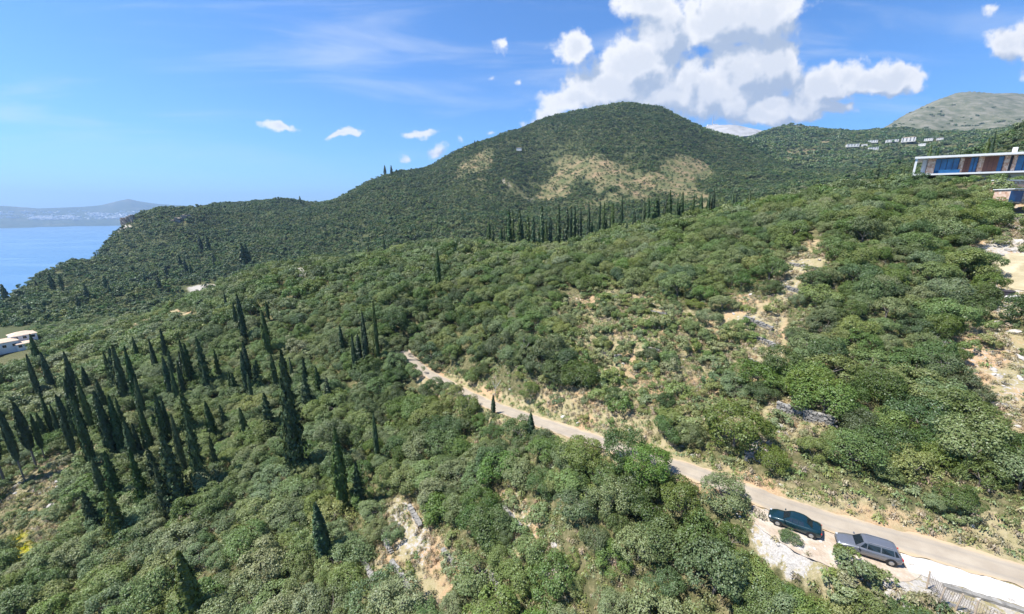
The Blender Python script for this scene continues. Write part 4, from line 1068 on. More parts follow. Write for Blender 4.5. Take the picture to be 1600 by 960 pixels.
m, t = material("taillight_glass"); out(t, bsdf(t, (0.45, 0.02, 0.015), 0.15, 0, 0.7))
m, t = material("stone_cladding")
v = objco(t); vo = t.nodes.new('ShaderNodeTexVoronoi'); vo.inputs['Scale'].default_value = 2.2; t.links.new(v, vo.inputs['Vector'])
c = ramp(t, vo.outputs['Color'], [(0.2, (0.42, 0.25, 0.17)), (0.5, (0.56, 0.38, 0.28)), (0.8, (0.66, 0.54, 0.44))])
out(t, bsdf(t, c, 0.9, 0, 0.1, bump(t, vo.outputs['Distance'], 0.5, 0.05)))

# ------------------------------------------------------------------ the flat-roofed villa on the crest
A = W(1430, 246, 126); B = W(1650, 235, 112)
ax = np.array([B[0] - A[0], B[1] - A[1]]); VL = float(np.hypot(*ax)); ax /= VL
vang = math.atan2(ax[1], ax[0]); ZF, ZR = 11.8, 17.2
villa = empty("villa", (A[0], A[1], ZF), vang)
tag(villa, "modern flat-roofed villa with white roof slab, stone walls and blue windows on the crest", "villa")
def fx(px, inset=0.0):            # where a photograph column meets the facade
    d = pdir(px, 255)[:2]; n = np.array([-ax[1], ax[0]]); o = A[:2] + n * inset
    t_ = np.dot(n, o) / np.dot(n, d); return float(np.dot(d * t_ - A[:2], ax))
LV = VL + 6; HT = ZR - ZF; IN = 1.6
rd_ = pdir(1429, 255)[:2]; rd_ = rd_ / np.linalg.norm(rd_); sk = float(np.dot(rd_, ax)) / float(np.dot(rd_, np.array([-ax[1], ax[0]])))   # the end wall is splayed
def slab(x0, x1, y0, y1, z0, z1): return ([(x0 + y * sk, y, z) for z in (z0, z1) for y in (y0, y1)], x1)
def splay(nm, x0, x1, y0, y1, z0, z1, mat):
    P8 = [(x0 + y0 * sk, y0, z0), (x1, y0, z0), (x1, y1, z0), (x0 + y1 * sk, y1, z0)]; P8 += [(a, b, z1) for (a, b, c) in P8]
    return MB().poly(P8, [(0, 1, 2, 3), (7, 6, 5, 4), (0, 4, 5, 1), (1, 5, 6, 2), (2, 6, 7, 3), (3, 7, 4, 0)]).build(nm, mat, villa)
splay("roof", 0.0, LV, -0.6, 14, HT - 0.62, HT - 0.02, "villa_white_render")
MB().box((LV * 0.66, 8, HT + 0.12), (LV * 0.55, 9, 0.24)).build("roof_parapet", "villa_white_render", villa)
splay("floor_slab", 0.1, LV - 0.2, -0.4, 13, -0.5, 0.0, "villa_white_render")
MB().poly([(0.2, -0.3, 0.004), (0.7, -0.3, 0.004), (0.7 + 5 * sk, 5, 0.004), (0.2 + 5 * sk, 5, 0.004), (0.2, -0.3, HT - 0.63), (0.7, -0.3, HT - 0.63), (0.7 + 5 * sk, 5, HT - 0.63), (0.2 + 5 * sk, 5, HT - 0.63)], [(0, 1, 2, 3), (7, 6, 5, 4), (0, 4, 5, 1), (1, 5, 6, 2), (2, 6, 7, 3), (3, 7, 4, 0)]).build("end_wall", "villa_white_render", villa)
xs = dict(core0=fx(1450, IN))
MB().box(((2.5 + xs['core0']) / 2 + 0.9, 2.6, HT / 2 - 0.12), (xs['core0'] - 1.4, 0.3, HT - 0.75)).build("recessed_wall", "villa_white_render", villa)
segs = [(1450,1462,'stone'),(1462,1500,'glass4'),(1500,1506,'stone'),(1506,1517,'timber'),(1517,1529,'glass2'),(1529,1537,'stone'),(1537,1560,'timber'),(1560,1569,'glass1'),(1569,1577,'stone'),(1577,1582,'door'),(1582,1588,'stone'),(1588,1614,'glass2'),(1614,1640,'stone')]
for (p0, p1, ty) in segs:
    x0, x1 = fx(p0, IN), fx(p1, IN); h = HT - 0.76; zc = h / 2 + 0.03
    if ty == 'stone': MB().box(((x0 + x1) / 2, IN + 0.3, zc), (x1 - x0, 0.6, h)).build("stone_wall", "stone_cladding", villa)
    elif ty == 'timber':
        f = MB().box(((x0 + x1) / 2, IN + 0.35, zc), (x1 - x0 - 0.02, 0.3, h)).build("shutter", "brown_timber", villa)
        n = max(2, int((x1 - x0) / 0.9)); mbb = MB()
        for k in range(1, n): mbb.box((x0 + (x1 - x0) * k / n, IN + 0.19, zc), (0.05, 0.03, h - 0.1))
        mbb.build("shutter_joint", "dark_frame", f)
    elif ty == 'door': MB().box(((x0 + x1) / 2, IN + 0.4, zc), (x1 - x0 - 0.02, 0.3, h)).build("door", "dark_frame", villa)
    else:
        n = int(ty[-1]); wz = zc
        fr = MB().box(((x0 + x1) / 2, IN + 0.62, wz), (x1 - x0 - 0.02, 0.2, h)).build("window", "dark_frame", villa)
        for k in range(n):
            a = x0 + (x1 - x0) * k / n + 0.08; b = x0 + (x1 - x0) * (k + 1) / n - 0.08
            MB().box(((a + b) / 2, IN + 0.50, wz), (b - a, 0.05, h - 0.2)).build("pane", "blue_window", fr)
# balustrade, chimney, back wall
MB().box((LV / 2 + 7.5, 12.2, HT / 2 - 0.12), (LV - 17, 0.3, HT - 0.75)).build("back_wall", "villa_white_render", villa)
g0, g1_ = fx(1470, 0.2), fx(1503, 0.2)
MB().box(((g0 + g1_) / 2, 0.25, 0.55), (g1_ - g0, 0.06, 1.05)).build("balustrade", "blue_window", villa)
cx_ = fx(1580, 4)
ch = MB().box((cx_, 4, HT + 0.9), (0.8, 0.8, 1.8)).build("chimney", "villa_white_render", villa)
# plinth the slab rests on
MB().box((LV / 2 + 7, 6.5, -2.4), (LV - 16, 9, 3.8)).build("plinth", "cream_render", villa)
# retaining wall and lower pavilion
def facing_box(px0, px1, pyb, Z, h, dep):
    a, b = W(px0, pyb, Z), W(px1, pyb, Z); return (a + b) / 2, math.atan2(b[1] - a[1], b[0] - a[0]), float(np.linalg.norm((b - a)[:2]))
c_, an, wd_ = facing_box(1553, 1640, 290, 104, 2, 1)
rw = empty("retaining_wall", (c_[0], c_[1], c_[2] - 1.5), an)
MB().box((0, 0.4, 1.2), (wd_, 0.8, 3.1)).build("wall", "stone_cladding", rw)
MB().box((0, 0.4, 2.85), (wd_ + 0.2, 1.0, 0.2)).build("coping", "villa_white_render", rw)
tag(rw, "pinkish stone retaining wall of the garden terrace below the villa", "wall")
c_, an, wd_ = facing_box(1580, 1650, 313, 92, 2, 1)
pv_ = empty("garden_pavilion", (c_[0], c_[1], c_[2] - 0.6), an)
MB().box((0, 2.0, 1.5), (wd_, 3.6, 3.2)).build("wall", "stone_cladding", pv_)
MB().box((0, 1.9, 3.19), (wd_ + 0.5, 4.2, 0.16)).build("roof", "villa_white_render", pv_)
for k in range(3): MB().box((-wd_ / 2 + 1.1 + k * (wd_ - 2.2) / 2, 0.17, 1.5), (wd_ / 3 - 0.5, 0.06, 2.5)).build("window", "blue_window", pv_)
tag(pv_, "low pavilion with dark blue glass front below the villa, at the right edge", "pavilion")

# ------------------------------------------------------------------ houses
def gable(mb, c, w, d, h, e=0.4):
    x, y, z = c; w2, d2 = w / 2 + e, d / 2 + e
    mb.poly([(x - w2, y - d2, z), (x + w2, y - d2, z), (x + w2, y + d2, z), (x - w2, y + d2, z), (x - w2 + d2 * 0.8, y, z + h), (x + w2 - d2 * 0.8, y, z + h)],
            [(0, 1, 5, 4), (1, 2, 5), (2, 3, 4, 5), (3, 0, 4), (3, 2, 1, 0)])
def house(name, loc, rz, blocks, label, cat, wallm, roofm, group=None, nwin=3, ws=(1.0, 1.2)):
    r = empty(name, loc, rz)
    for (bx_, by_, w, d, h, rh) in blocks:
        MB().box((bx_, by_, h / 2 - 0.75), (w, d, h + 1.5)).build("wall", wallm, r)
        if rh > 0: q = MB(); gable(q, (bx_, by_, h + 0.004), w, d, rh); q.build("roof", roofm, r)
        else: MB().box((bx_, by_, h + 0.12), (w + 0.5, d + 0.5, 0.24)).build("roof", wallm, r)
        st = max(1, int(h / 2.8))
        for s_ in range(st):
            for k in range(nwin):
                xx = bx_ - w / 2 + w * (k + 0.5) / nwin; zz_ = s_ * h / st + h / st * 0.52
                wn_ = MB().box((xx, by_ - d / 2 - 0.02, zz_), (ws[0], 0.12, ws[1])).build("window", "window_glass", r)
    return tag(r, label, cat, group)
q = W(26, 541, 172)
zq = float(hfast(q[0], q[1])); zq = max(zq, q[2] - 0.5)
ang = math.atan2(q[1], q[0]) - math.pi / 2
house("country_house", (q[0], q[1], zq), ang + 0.15, [(3.8, 5, 9, 8, 5.6, 1.5), (-4.5, 0, 10, 7.5, 4.4, 1.4), (-12.5, -3, 8, 7, 3.4, 1.2), (2.5, -3.2, 6.5, 5, 2.4, 0.9)], "white and cream house with terracotta roofs stepping down at the left edge", "house", "villa_white_render", "terracotta_tiles", None, 3, (1.3, 1.3)).scale = (0.82, 0.82, 0.85)
VH = [(1331,231,19,6,"long pale house, leftmost of the far hillside village"),(1363,224,14,5,"upper white house near the middle of the far village"),(1363,236,15,6,"lower white house below the upper white one in the far village"),(1393,223,18,5,"low pale house right of the two white village houses"),
      (1418,224,20,9,"largest pale house of the far village"),(1450,221,12,5,"small white house right of the largest one in the far village"),(1468,219,9,4,"smallest white house at the right end of the far village"),(1350,229,9,4,"tiny house between the long pale house and the white ones"),(1440,229,10,5,"small pale house lowest on the right of the far village"),
      (811,236,10,5,"small white hut high on the left shoulder of the wooded mountain")]
for (px, py, wp, hp, lab) in VH:
    p = hits(px, py + 1); d = float(project(*p)[2]); k = d / FPX
    w = wp * k * 0.8; h = max(3.0, hp * k * 0.62); z0 = float(hfast(p[0], p[1])) + hp * k * 0.35
    an = math.atan2(p[1], p[0]) - math.pi / 2 + rnd.uniform(-.3, .3)
    hh = house("village_house", (p[0], p[1], z0), an, [(0, 0, w, w * 0.5, h, h * 0.18 if rnd.random() < .5 else 0)], lab, "house", "village_render", "terracotta_tiles", "houses of the far hillside village" if px > 1000 else None, 4, (w * 0.09, h * 0.22))

# ------------------------------------------------------------------ far town on the coast
mb = MB(); rt = random.Random(5)
for k in range(420):
    if k < 150: px, py = rt.uniform(45, 122), rt.uniform(338.5, 343.5)
    elif k < 270: px, py = rt.uniform(140, 215), rt.uniform(333, 342.5)
    else: px, py = rt.uniform(-40, 250), rt.uniform(330, 343)
    d = pdir(px, 340); az = d[:2] / np.linalg.norm(d[:2]); i = int(np.argmin(np.abs(CV[:, 0, 0] / CV[:, 0, 1] - d[0] / d[1])))
    row = CV[i]; _, pyr, _ = project(row[:-1, 0], row[:-1, 1], row[:-1, 2]); j = int(np.argmin(np.abs(pyr - py)))
    p = row[j]; s_ = rt.uniform(18, 60)
    mb.box((p[0] + rt.uniform(-40, 40), p[1] + rt.uniform(-40, 40), p[2] + 6), (s_ * rt.uniform(1, 2.2), s_, rt.uniform(12, 30)), rt.uniform(0, 3))
tag(mb.build("far_town", "villa_white_render"), "pale buildings of a town scattered along the far coast", "town", kind="stuff")
def islet(px, w):
    p = W(px, 347, 1); t_ = (SEA) / p[2]; p = p * t_; bm = bmesh.new(); bmesh.ops.create_icosphere(bm, subdivisions=3, radius=1)
    for v in bm.verts: v.co = Vector((v.co.x * w, v.co.y * w * 0.3, v.co.z * w * 0.07 * (0.8 + 0.5 * rt.random())))
    me = bpy.data.meshes.new("islet"); bm.to_mesh(me); bm.free(); o = link("islet", me, None, "far_coast_land"); o.location = (p[0], p[1], SEA); o.rotation_euler = (0, 0, 0.8); tag(o, kind="structure")
islet(81, 130); islet(111, 170); islet(50, 120)

# ------------------------------------------------------------------ rocky summit with its mast
m, t = material("grey_summit_rock"); n1 = noise(t, 0.015, 8, 0.7, geopos(t))
out(t, bsdf(t, ramp(t, n1, [(0.3, (0.20, 0.20, 0.19)), (0.6, (0.36, 0.35, 0.34)), (0.8, (0.5, 0.49, 0.47))]), 0.95, 0, 0.1))
pk = W(1113, 195, 3400); n = 40
gx = np.linspace(-1, 1, n); XX, YY = np.meshgrid(gx, gx); rr = np.hypot(XX, YY)
ZZ = pk[2] - 130 * rr ** 1.15 - 60 * rr ** 3 + (fbm(XX * 4 + 9, YY * 4 + 9, 5, 8) - 0.5) * 34
V = np.stack([pk[0] + XX * 560, pk[1] + YY * 560, ZZ], -1).reshape(-1, 3); ii = np.arange(n * n).reshape(n, n)
tag(link("rocky_summit", np_mesh("rocky_summit", V, np.stack([ii[:-1, :-1], ii[:-1, 1:], ii[1:, 1:], ii[1:, :-1]], -1).reshape(-1, 4), "grey_summit_rock")), kind="structure")
zt = float(ZZ[n // 2, n // 2])
ms = empty("antenna_mast", (pk[0], pk[1], zt - 6))
q = MB(); q.tube((0, 0, 0), (0, 0, 50), 4.5, 3.2, 6); q.tube((0, 0, 50), (0, 0, 84), 2.6, 1.2, 6); q.build("mast", "steel_mast", ms)
q = MB()
for k in range(3): q.tube((0, 0, 56), (42 * math.cos(k * 2.1), 42 * math.sin(k * 2.1), 0), 0.5, 0.5, 4)
q.build("guy_wire", "steel_mast", ms)
MB().box((26, 0, 9), (40, 20, 14)).build("equipment_hut", "villa_white_render", ms); MB().box((-28, 6, 8), (26, 16, 11)).build("equipment_hut", "villa_white_render", ms)
tag(ms, "tall red-and-white transmitter mast with huts on the grey rocky summit", "antenna mast")
ms["label"] = "tall thin transmitter mast with low huts on the grey rocky summit"

# ------------------------------------------------------------------ dry stone walls
def stone_wall(pxs, h, label, th=0.5, seed=0):
    P3 = [hits(*p) for p in pxs]; pl = np.array([(p[0], p[1]) for p in P3])
    seg = np.r_[0, np.cumsum(np.linalg.norm(np.diff(pl, axis=0), axis=1))]; L = seg[-1]; rg = random.Random(seed + 900)
    q = MB(); courses = max(3, int(h / 0.24))
    for c_ in range(courses):
        s_ = rg.uniform(0, 0.3)
        while s_ < L:
            w = rg.uniform(0.25, 0.6); x = np.interp(s_, seg, pl[:, 0]); y = np.interp(s_, seg, pl[:, 1]); k = min(len(pl) - 2, int(np.searchsorted(seg, s_, side='right')) - 1); k = max(0, k)
            an = math.atan2(pl[k + 1][1] - pl[k][1], pl[k + 1][0] - pl[k][0])
            zg = float(hfast(x, y)); top = h * (0.8 + 0.35 * float(vnoise(s_ * 0.35, seed, 3))); zc = (c_ + 0.5) * 0.24
            if zc < top:
                q.box((x + rg.uniform(-.05, .05), y + rg.uniform(-.05, .05), zg - 0.15 + zc), (w * 0.94, th * rg.uniform(.85, 1.15), 0.225 * rg.uniform(.8, 1.05)), an + rg.uniform(-.08, .08))
            s_ += w
    for v in q.bm.verts: v.co += Vector((rg.uniform(-1, 1), rg.uniform(-1, 1), rg.uniform(-1, 1))) * 0.055
    return tag(q.build("dry_stone_wall", "weathered_drystone"), label, "stone wall")
WALLS = [([(1214,640),(1240,650),(1270,660),(1304,668)], 1.7, "long grey dry stone wall on the right slope, the biggest one"),
 ([(1163,502),(1185,508),(1206,517)], 1.2, "pale dry stone wall at the left of the terraced clearing"),
 ([(1184,533),(1198,538),(1212,546)], 1.0, "short terrace wall just below the pale one"),
 ([(1172,570),(1190,579),(1212,592)], 1.3, "lowest wall of the stepped clearing, above dense bushes"),
 ([(1205,449),(1235,454),(1272,464)], 1.1, "upper terrace wall running to the right through dry grass"),
 ([(1234,414),(1258,418),(1284,424)], 0.9, "topmost terrace wall under the oaks"),
 ([(1165,717),(1185,718),(1202,722)], 1.4, "shaded wall fragment between bushes above the road"),
 ([(1005,488),(1022,490),(1042,494)], 0.9, "broken wall in the shrubs at mid slope"),
 ([(940,552),(955,556),(972,560)], 0.8, "small white wall remnant in the middle of the scrub"),
 ([(852,556),(864,559),(876,562)], 0.9, "wall remnant beside the orange bare patch above the road"),
 ([(1005,545),(1018,548),(1030,552)], 0.7, "low wall remnant right of the scrub centre"),
 ([(1445,540),(1462,552),(1480,566)], 1.0, "tumbled white wall at the left edge of the orange clearing"),
 ([(1490,612),(1530,630),(1580,640)], 0.6, "crooked wall crossing the orange soil clearing"),
 ([(1475,640),(1510,655),(1548,672)], 0.6, "wall below the crooked one, over the pale oak"),
 ([(596,832),(604,852),(612,866)], 0.9, "upright pale rock wall left in the straw-coloured clearing"),
 ([(640,795),(650,812),(657,826)], 1.0, "pale wall at the top of the straw-coloured clearing"),
 ([(612,880),(626,900),(640,925)], 0.8, "middle wall running down the straw-coloured clearing"),
 ([(564,872),(576,893),(586,915)], 0.8, "leftmost pale wall beside the straw-coloured clearing"),
 ([(693,862),(700,872),(710,884)], 0.8, "short white wall under the oaks right of the clearing"),
 ([(788,795),(800,812),(812,826)], 0.9, "white wall in the small rocky opening at bottom centre"),
 ([(768,905),(778,925),(786,948)], 1.3, "wall in deep shade at the bottom edge")]
for k, (pp, h, lab) in enumerate(WALLS): stone_wall(pp, h, lab, 0.55, k)
# the cliff band on the far headland and the bare road cut above it
def cliff(pxs, h, label, seed, wdt=6):
    q = MB(); rg = random.Random(seed)
    P3 = [hits(*p) for p in pxs]
    for a, b in zip(P3[:-1], P3[1:]):
        n_ = max(2, int(np.linalg.norm(b - a) / 5))
        for k in range(n_):
            p = a + (b - a) * (k + rg.random() * 0.6) / n_; s_ = rg.uniform(4, 8)
            q.box((p[0], p[1], float(hfast(p[0], p[1])) + h * 0.35), (s_, wdt * rg.uniform(.7, 1.2), h * rg.uniform(.6, 1.2)), rg.uniform(0, 3))
    bm = q.bm; bmesh.ops.subdivide_edges(bm, edges=bm.edges[:], cuts=2, use_grid_fill=True)
    for v in bm.verts: v.co += Vector((rg.uniform(-1, 1), rg.uniform(-1, 1), rg.uniform(-1, 1))) * 0.8
    return tag(q.build("rock_cliff", "cliff_rock"), label, "cliff")
m, t = material("cliff_rock"); n1 = noise(t, 0.12, 7, 0.7, geopos(t))
out(t, bsdf(t, ramp(t, n1, [(0.3, (0.14, 0.11, 0.09)), (0.55, (0.30, 0.25, 0.20)), (0.75, (0.46, 0.42, 0.37))]), 0.95, 0, 0.1))
cliff([(168,358),(180,354),(196,351),(210,347)], 13, "weathered pale cliff on the headland above the sea", 3)
cliff([(272,350),(286,345),(296,342)], 8, "bare pinkish rock scar left on the far wooded slope", 4, 9)

# ------------------------------------------------------------------ cars
def car(name, loc, heading, mat, label, L=4.5, Wd=1.78, estate=True):
    r = empty(name, loc, heading); hw = Wd / 2      # +x is the front
    f, b = L / 2, -L / 2
    belt, hood, roofz = 0.93, 0.90, (1.50 if estate else 1.40)
    tail = belt + 0.02 if estate else 0.98
    st = [(b, .74, .42, .78), (b + .10, .90, .28, tail - .06), (b + .35, .98, .22, tail), (b + 1.1, 1.0, .20, tail + .01), (-.2, 1.0, .20, belt + .01), (.55, 1.0, .20, belt + .02), (.95, .99, .20, hood + .02), (1.5, .975, .21, hood - .04), (f - .35, .92, .23, hood - .14), (f - .08, .80, .28, .66), (f, .62, .36, .56)]
    ring = []
    for (x, w, zb, zt) in st:
        w = w * hw
        half = [(0.0, zb), (w * .82, zb), (w * .97, zb + .10), (w, zb + (zt - zb) * .45), (w * .975, zt - .08), (w * .90, zt - .01), (w * .55, zt + .02), (0.0, zt + .03)]
        ring.append([(x, y, z) for (y, z) in half] + [(x, -y, z) for (y, z) in half[-2:0:-1]])
    n = len(ring[0]); pts_ = [p for rg in ring for p in rg]; fs = []
    for i in range(len(ring) - 1):
        for k in range(n): fs.append((i * n + k, i * n + (k + 1) % n, (i + 1) * n + (k + 1) % n, (i + 1) * n + k))
    fs.append(tuple(range(n))); fs.append(tuple((len(ring) - 1) * n + k for k in range(n)))
    q = MB(); q.poly(pts_, fs); bd = q.build("body", mat, r, True)
    # cabin: base and top outlines
    if estate: x0b, x0t, x1t, x1b = b + .10, b + .48, .35, 1.02
    else: x0b, x0t, x1t, x1b = b + .62, b + 1.28, .30, .98
    wb, wt_ = hw * .93, hw * .70; zb = belt - .04
    mid = (x0t + x1t) / 2
    Bq = [(x0b, wb * .88, zb), (x0t + .1, wb, zb), (mid, wb * 1.0, zb), (x1t - .1, wb, zb), (x1b, wb * .86, zb)]
    Tq = [(x0t - .02, wt_ * .92, roofz - .07), (x0t + .22, wt_, roofz - .02), (mid, wt_ * 1.02, roofz), (x1t - .15, wt_, roofz - .015), (x1t + .08, wt_ * .93, roofz - .07)]
    P_ = []
    for (bq, tq) in zip(Bq, Tq):
        P_ += [bq, tq, (tq[0], tq[1] * .6, tq[2] + .035), (tq[0], -tq[1] * .6, tq[2] + .035), (tq[0], -tq[1], tq[2]), (bq[0], -bq[1], bq[2])]
    fs = []
    for i in range(4):
        for k in range(5): fs.append((i * 6 + k, i * 6 + k + 1, (i + 1) * 6 + k + 1, (i + 1) * 6 + k))
    fs.append((0, 1, 2, 3, 4, 5)); fs.append((24, 25, 26, 27, 28, 29))
    q = MB(); q.poly(P_, fs); q.build("roof", mat, r)
    def lerp(a, b_, t_): return tuple(a[i] + (b_[i] - a[i]) * t_ for i in range(3))
    def pane(nm, c, off, inset=(.06, .94, .12, .93)):
        # c = bottom-left, bottom-right, top-right, top-left
        u0, u1, v0, v1 = inset; g_ = lambda u, v: Vector(lerp(lerp(c[0], c[1], u), lerp(c[3], c[2], u), v)) + Vector(off)
        a = [g_(u0, v0), g_(u1, v0), g_(u1, v1), g_(u0, v1)]; nrm = Vector(off).normalized() * -0.02
        q = MB(); q.poly(a + [p + nrm for p in a], [(0, 1, 2, 3), (7, 6, 5, 4), (0, 4, 5, 1), (1, 5, 6, 2), (2, 6, 7, 3), (3, 7, 4, 0)]); return q.build(nm, "window_glass", r)
    mir = lambda p: (p[0], -p[1], p[2])
    pane("windscreen", [mir(Bq[4]), Bq[4], Tq[4], mir(Tq[4])], (.018, 0, .012), (.05, .95, .08, .97))
    pane("rear_window", [Bq[0], mir(Bq[0]), mir(Tq[0]), Tq[0]], (-.018, 0, .012), (.07, .93, .12 if not estate else .22, .95))
    for s_ in (1, -1):
        F_ = (lambda p: p) if s_ == 1 else mir
        for i in range(4):
            if i == 0 and not estate: continue
            pane("side_window", [F_(Bq[i]), F_(Bq[i + 1]), F_(Tq[i + 1]), F_(Tq[i])], (0, s_ * .016, .006), ((.35 if i == 0 else .05), (.95 if i < 3 else .62), .16, .88))
    for x in (f - .86, b + .80):
        for s_ in (1, -1):
            q = MB(); q.tube((x, s_ * (hw - .02), .32), (x, s_ * (hw + .012), .32), .40, .40, 20); q.build("wheel_arch", "black_plastic", r)
            q = MB(); q.tube((x, s_ * (hw - .20), .315), (x, s_ * (hw + .02), .315), .315, .315, 22); wh = q.build("wheel", "rubber", r)
            q = MB(); q.tube((x, s_ * (hw + .018), .315), (x, s_ * (hw + .032), .315), .20, .17, 14); q.build("rim", "alloy", wh)
    for s_ in (1, -1):
        MB().box((f - .21, s_ * hw * .64, .655), (.20, .34, .12), s_ * -.45, bev=.02).build("headlight", "headlight_glass", r)
        MB().box((b + .07, s_ * hw * .74, .80 if estate else .76), (.10, .26, .20 if estate else .13), s_ * .3, bev=.02).build("taillight", "taillight_glass", r)
        MB().box((.82, s_ * (hw + .07), 1.0), (.12, .18, .13), 0, bev=.02).build("mirror", mat, r)
        for xx in (.18, -.85): MB().box((xx, s_ * (hw * .985), .80), (.18, .03, .03)).build("door_handle", mat, r)
        if estate: q = MB(); q.tube((x0t + .35, s_ * wt_ * .9, roofz + .05), (x1t - .25, s_ * wt_ * .9, roofz + .05), .02, .02, 6); q.build("roof_rail", "alloy", r)
    MB().box((f - .02, 0, .50), (.06, .9, .16)).build("grille", "black_plastic", r)
    MB().box((b + .03, 0, .40), (.10, hw * 1.5, .12)).build("bumper", "black_plastic", r)
    MB().box((b + .02, 0, .66), (.05, .50, .11)).build("number_plate", "headlight_glass", r)
    return tag(r, label, "car")
def car_at(px, py, side, mat, label, **k):
    p = hits(px, py); i = int(np.argmin(np.hypot(roadfine[:, 0] - p[0], roadfine[:, 1] - p[1])))
    i = min(max(i, 2), len(roadfine) - 3)
    tg = roadfine[i + 2] - roadfine[i - 2]
    if tg[0] > 0: tg = -tg
    hd = math.atan2(tg[1], tg[0])
    o = car("parked_car", (p[0], p[1], float(hfast(p[0], p[1])) + 0.06), hd, mat, label, **k)
    pitch = math.atan2(-tg[2], math.hypot(tg[0], tg[1])); o.rotation_euler = (0, pitch, hd); return o
car_at(1353, 864, 1, "silver_paint", "silver estate car parked on the gravel beside the road, nearest the camera", L=4.6, Wd=1.80, estate=True)
car_at(1240, 824, 1, "green_paint", "dark green saloon car parked ahead of the silver one, half behind a small oak", L=4.4, Wd=1.72, estate=False)

# ------------------------------------------------------------------ leaning posts by the concrete, dark lattice for the shaded wall face
fp = [(1448,921,24,"n"),(1466,944,40,"n"),(1492,954,48,"n"),(1521,968,46,"n"),(1552,985,44,"n"),(1585,1000,44,"n")]
F0 = hits(1448, 921); fence = empty("post_fence", (F0[0], F0[1], F0[2]))
tag(fence, "weathered posts with brown lattice standing for the shaded wall face below the concrete strip", "fence")
tops = []; bases = []
for (px, py, hp, _) in fp:
    p = hits(px, py); p[2] = float(hfast(p[0], p[1])); loc = Vector(p - F0); lean = Vector((rnd.uniform(-.04, .10), rnd.uniform(-.05, .1), 1)) * (1.75)
    q = MB(); q.tube(loc - Vector((0, 0, .3)), loc + lean, .065, .055, 7); q.build("post", "post_timber", fence); bases.append(loc); tops.append(loc + lean)
for i in range(len(tops) - 1):
    q = MB(); a0, a1, b0, b1 = bases[i], tops[i], bases[i + 1], tops[i + 1]
    for k in range(9): f_ = .35 + .6 * k / 8; q.tube(a0.lerp(a1, f_), b0.lerp(b1, f_), .014, .014, 4)
    nv = int((b0 - a0).length / .13)
    for k in range(1, nv): u = k / nv; q.tube(a0.lerp(b0, u).lerp(a1.lerp(b1, u), .35), a0.lerp(b0, u).lerp(a1.lerp(b1, u), .95), .012, .012, 4)
    q.build("wall_shade_lattice", "wall_shade_brown", fence)  # added lattice stands in for the stone wall face in shadow
# low stone kerb wall holding up the concrete strip
i0, i1 = near_i(1455, 880), near_i(1560, 905); sg_ = roadfine[min(i0, i1):max(i0, i1)][::3]
T_ = np.gradient(sg_[:, :2], axis=0); T_ /= np.linalg.norm(T_, axis=1)[:, None]; N_ = np.stack([-T_[:, 1], T_[:, 0]], 1)
q = MB(); rg = random.Random(8)
for k in range(len(sg_)):
    c2 = sg_[k, :2] + N_[k] * 4.55; an = math.atan2(T_[k][1], T_[k][0])
    for j in range(3): q.box((c2[0], c2[1], float(hfast(c2[0], c2[1])) - 0.25 + 0.2 * j), (0.74 * rg.uniform(.8, 1.1), .4, .2), an + rg.uniform(-.1, .1))
tag(q.build("kerb_wall", "weathered_drystone"), "low rough stone edging along the pale concrete strip", "wall")

# bin on the dry grass under the sandy pad, white pipe beside it
p = hits(1569, 467); q = MB(); q.tube((0, 0, 0), (0, 0, .9), .55, .62, 12); q.tube((0, 0, .9), (0, 0, .98), .66, .66, 12)
bn = q.build("plastic_drum", "faded_plastic"); bn.location = (p[0], p[1], float(hfast(p[0], p[1]))); bn.scale = (1.6, 1.6, 1.5)
tag(bn, "dark round drum standing in dry grass below the sandy pad", "drum")
p = hits(1592, 466); q = MB(); q.box((0, 0, .3), (5.5, .7, .5), .15, bev=.1); bb = q.build("white_kerb_slab", "villa_white_render"); bb.location = (p[0], p[1], float(hfast(p[0], p[1])) - .1)
tag(bb, "white concrete slab lying right of the dark drum", "slab")

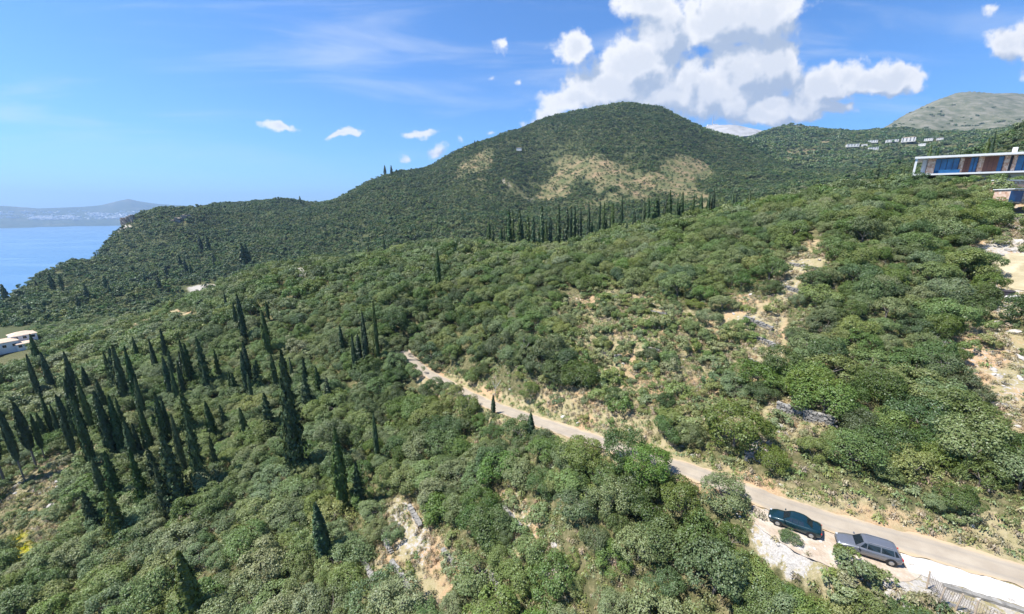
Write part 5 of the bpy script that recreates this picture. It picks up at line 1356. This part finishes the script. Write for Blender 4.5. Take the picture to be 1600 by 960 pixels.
# boulders large enough to tell apart
BO = [(1560,400,1.5),(1578,392,1.2),(1590,380,1.7),(1545,398,1.1),(1570,380,.9),(1585,520,1.1),(1560,505,.9),(1595,560,.9),(1515,470,.8),(1440,560,1.3),(1458,548,1.1),(1500,545,.7),(1370,832,.0),(80,790,1.0),(120,762,1.2),(92,752,.9),(1150,600,.0),(1545,660,.9),(1120,545,.8),(965,600,.0),(470,428,2.4),(462,434,1.9),(478,421,1.6),(325,460,1.8),(345,458,1.4)]
for k, (px, py, s_) in enumerate(BO):
    if s_ <= 0: continue
    p = hits(px, py); o = link("boulder", ROCKS[k % 5]); o.location = (p[0], p[1], float(hfast(p[0], p[1])) + .1); s_ *= 0.62; o.scale = (s_ * 1.2, s_ * .9, s_ * .85); o.rotation_euler = (rnd.uniform(-.3, .3), rnd.uniform(-.3, .3), rnd.uniform(0, 6))
    w, g = place_words(px, py, 0)
    tag(o, "%s white limestone boulder %s" % ("large" if s_ > 1.15 else "rounded", w), "boulder", "boulders around " + g)

# ------------------------------------------------------------------ haze
m, t = material("air_haze")
pv = t.nodes.new('ShaderNodeVolumePrincipled'); pv.inputs['Color'].default_value = (0.44, 0.66, 0.98, 1); pv.inputs['Density'].default_value = 0.000075; pv.inputs['Anisotropy'].default_value = 0.25
o_ = t.nodes.new('ShaderNodeOutputMaterial'); t.links.new(pv.outputs[0], o_.inputs['Volume'])
mb = MB(); mb.box((-4000, 7500, (SEA - 450 + 900) / 2), (36500, 28500, 900 - (SEA - 450)))
hz = mb.build("haze", "air_haze"); tag(hz, "pale blue air haze over the sea and hills", "haze", kind="stuff")

# ------------------------------------------------------------------ look-alikes in one spot: say which by their order from the left
bpy.context.view_layer.update()
same = {}
for o in scene.objects:
    if o.parent is None and "category" in o and "label" in o: same.setdefault(o["label"], []).append(o)
ORD = ["leftmost", "second from left", "third from left", "fourth from left", "fifth from left", "sixth from left", "seventh from left", "eighth from left", "ninth from left", "tenth from left", "eleventh from left"] + ["%dth from left" % n for n in range(12, 40)]
for lab, os_ in same.items():
    if len(os_) < 2: continue
    os_.sort(key=lambda o: float(project(o.location.x, o.location.y, o.location.z)[0]))
    for k, o in enumerate(os_):
        w = ("left one" if k == 0 else "right one") if len(os_) == 2 else ("rightmost" if k == len(os_) - 1 else (ORD[k] if k < len(ORD) else None))
        t_ = lab + ", " + w if w else lab
        if len(t_.split()) > 16: t_ = t_.replace("dark green oak", "oak").replace("light green bush", "bush").replace("grey-green olive", "olive")
        o["label"] = t_

for o in scene.objects:
    if "label" in o and len(o["label"].split()) > 16:
        o["label"] = o["label"].replace(" dark green oak", " oak").replace(" light green bush", " bush")
        if len(o["label"].split()) > 16: o["label"] = " ".join(o["label"].split()[1:])
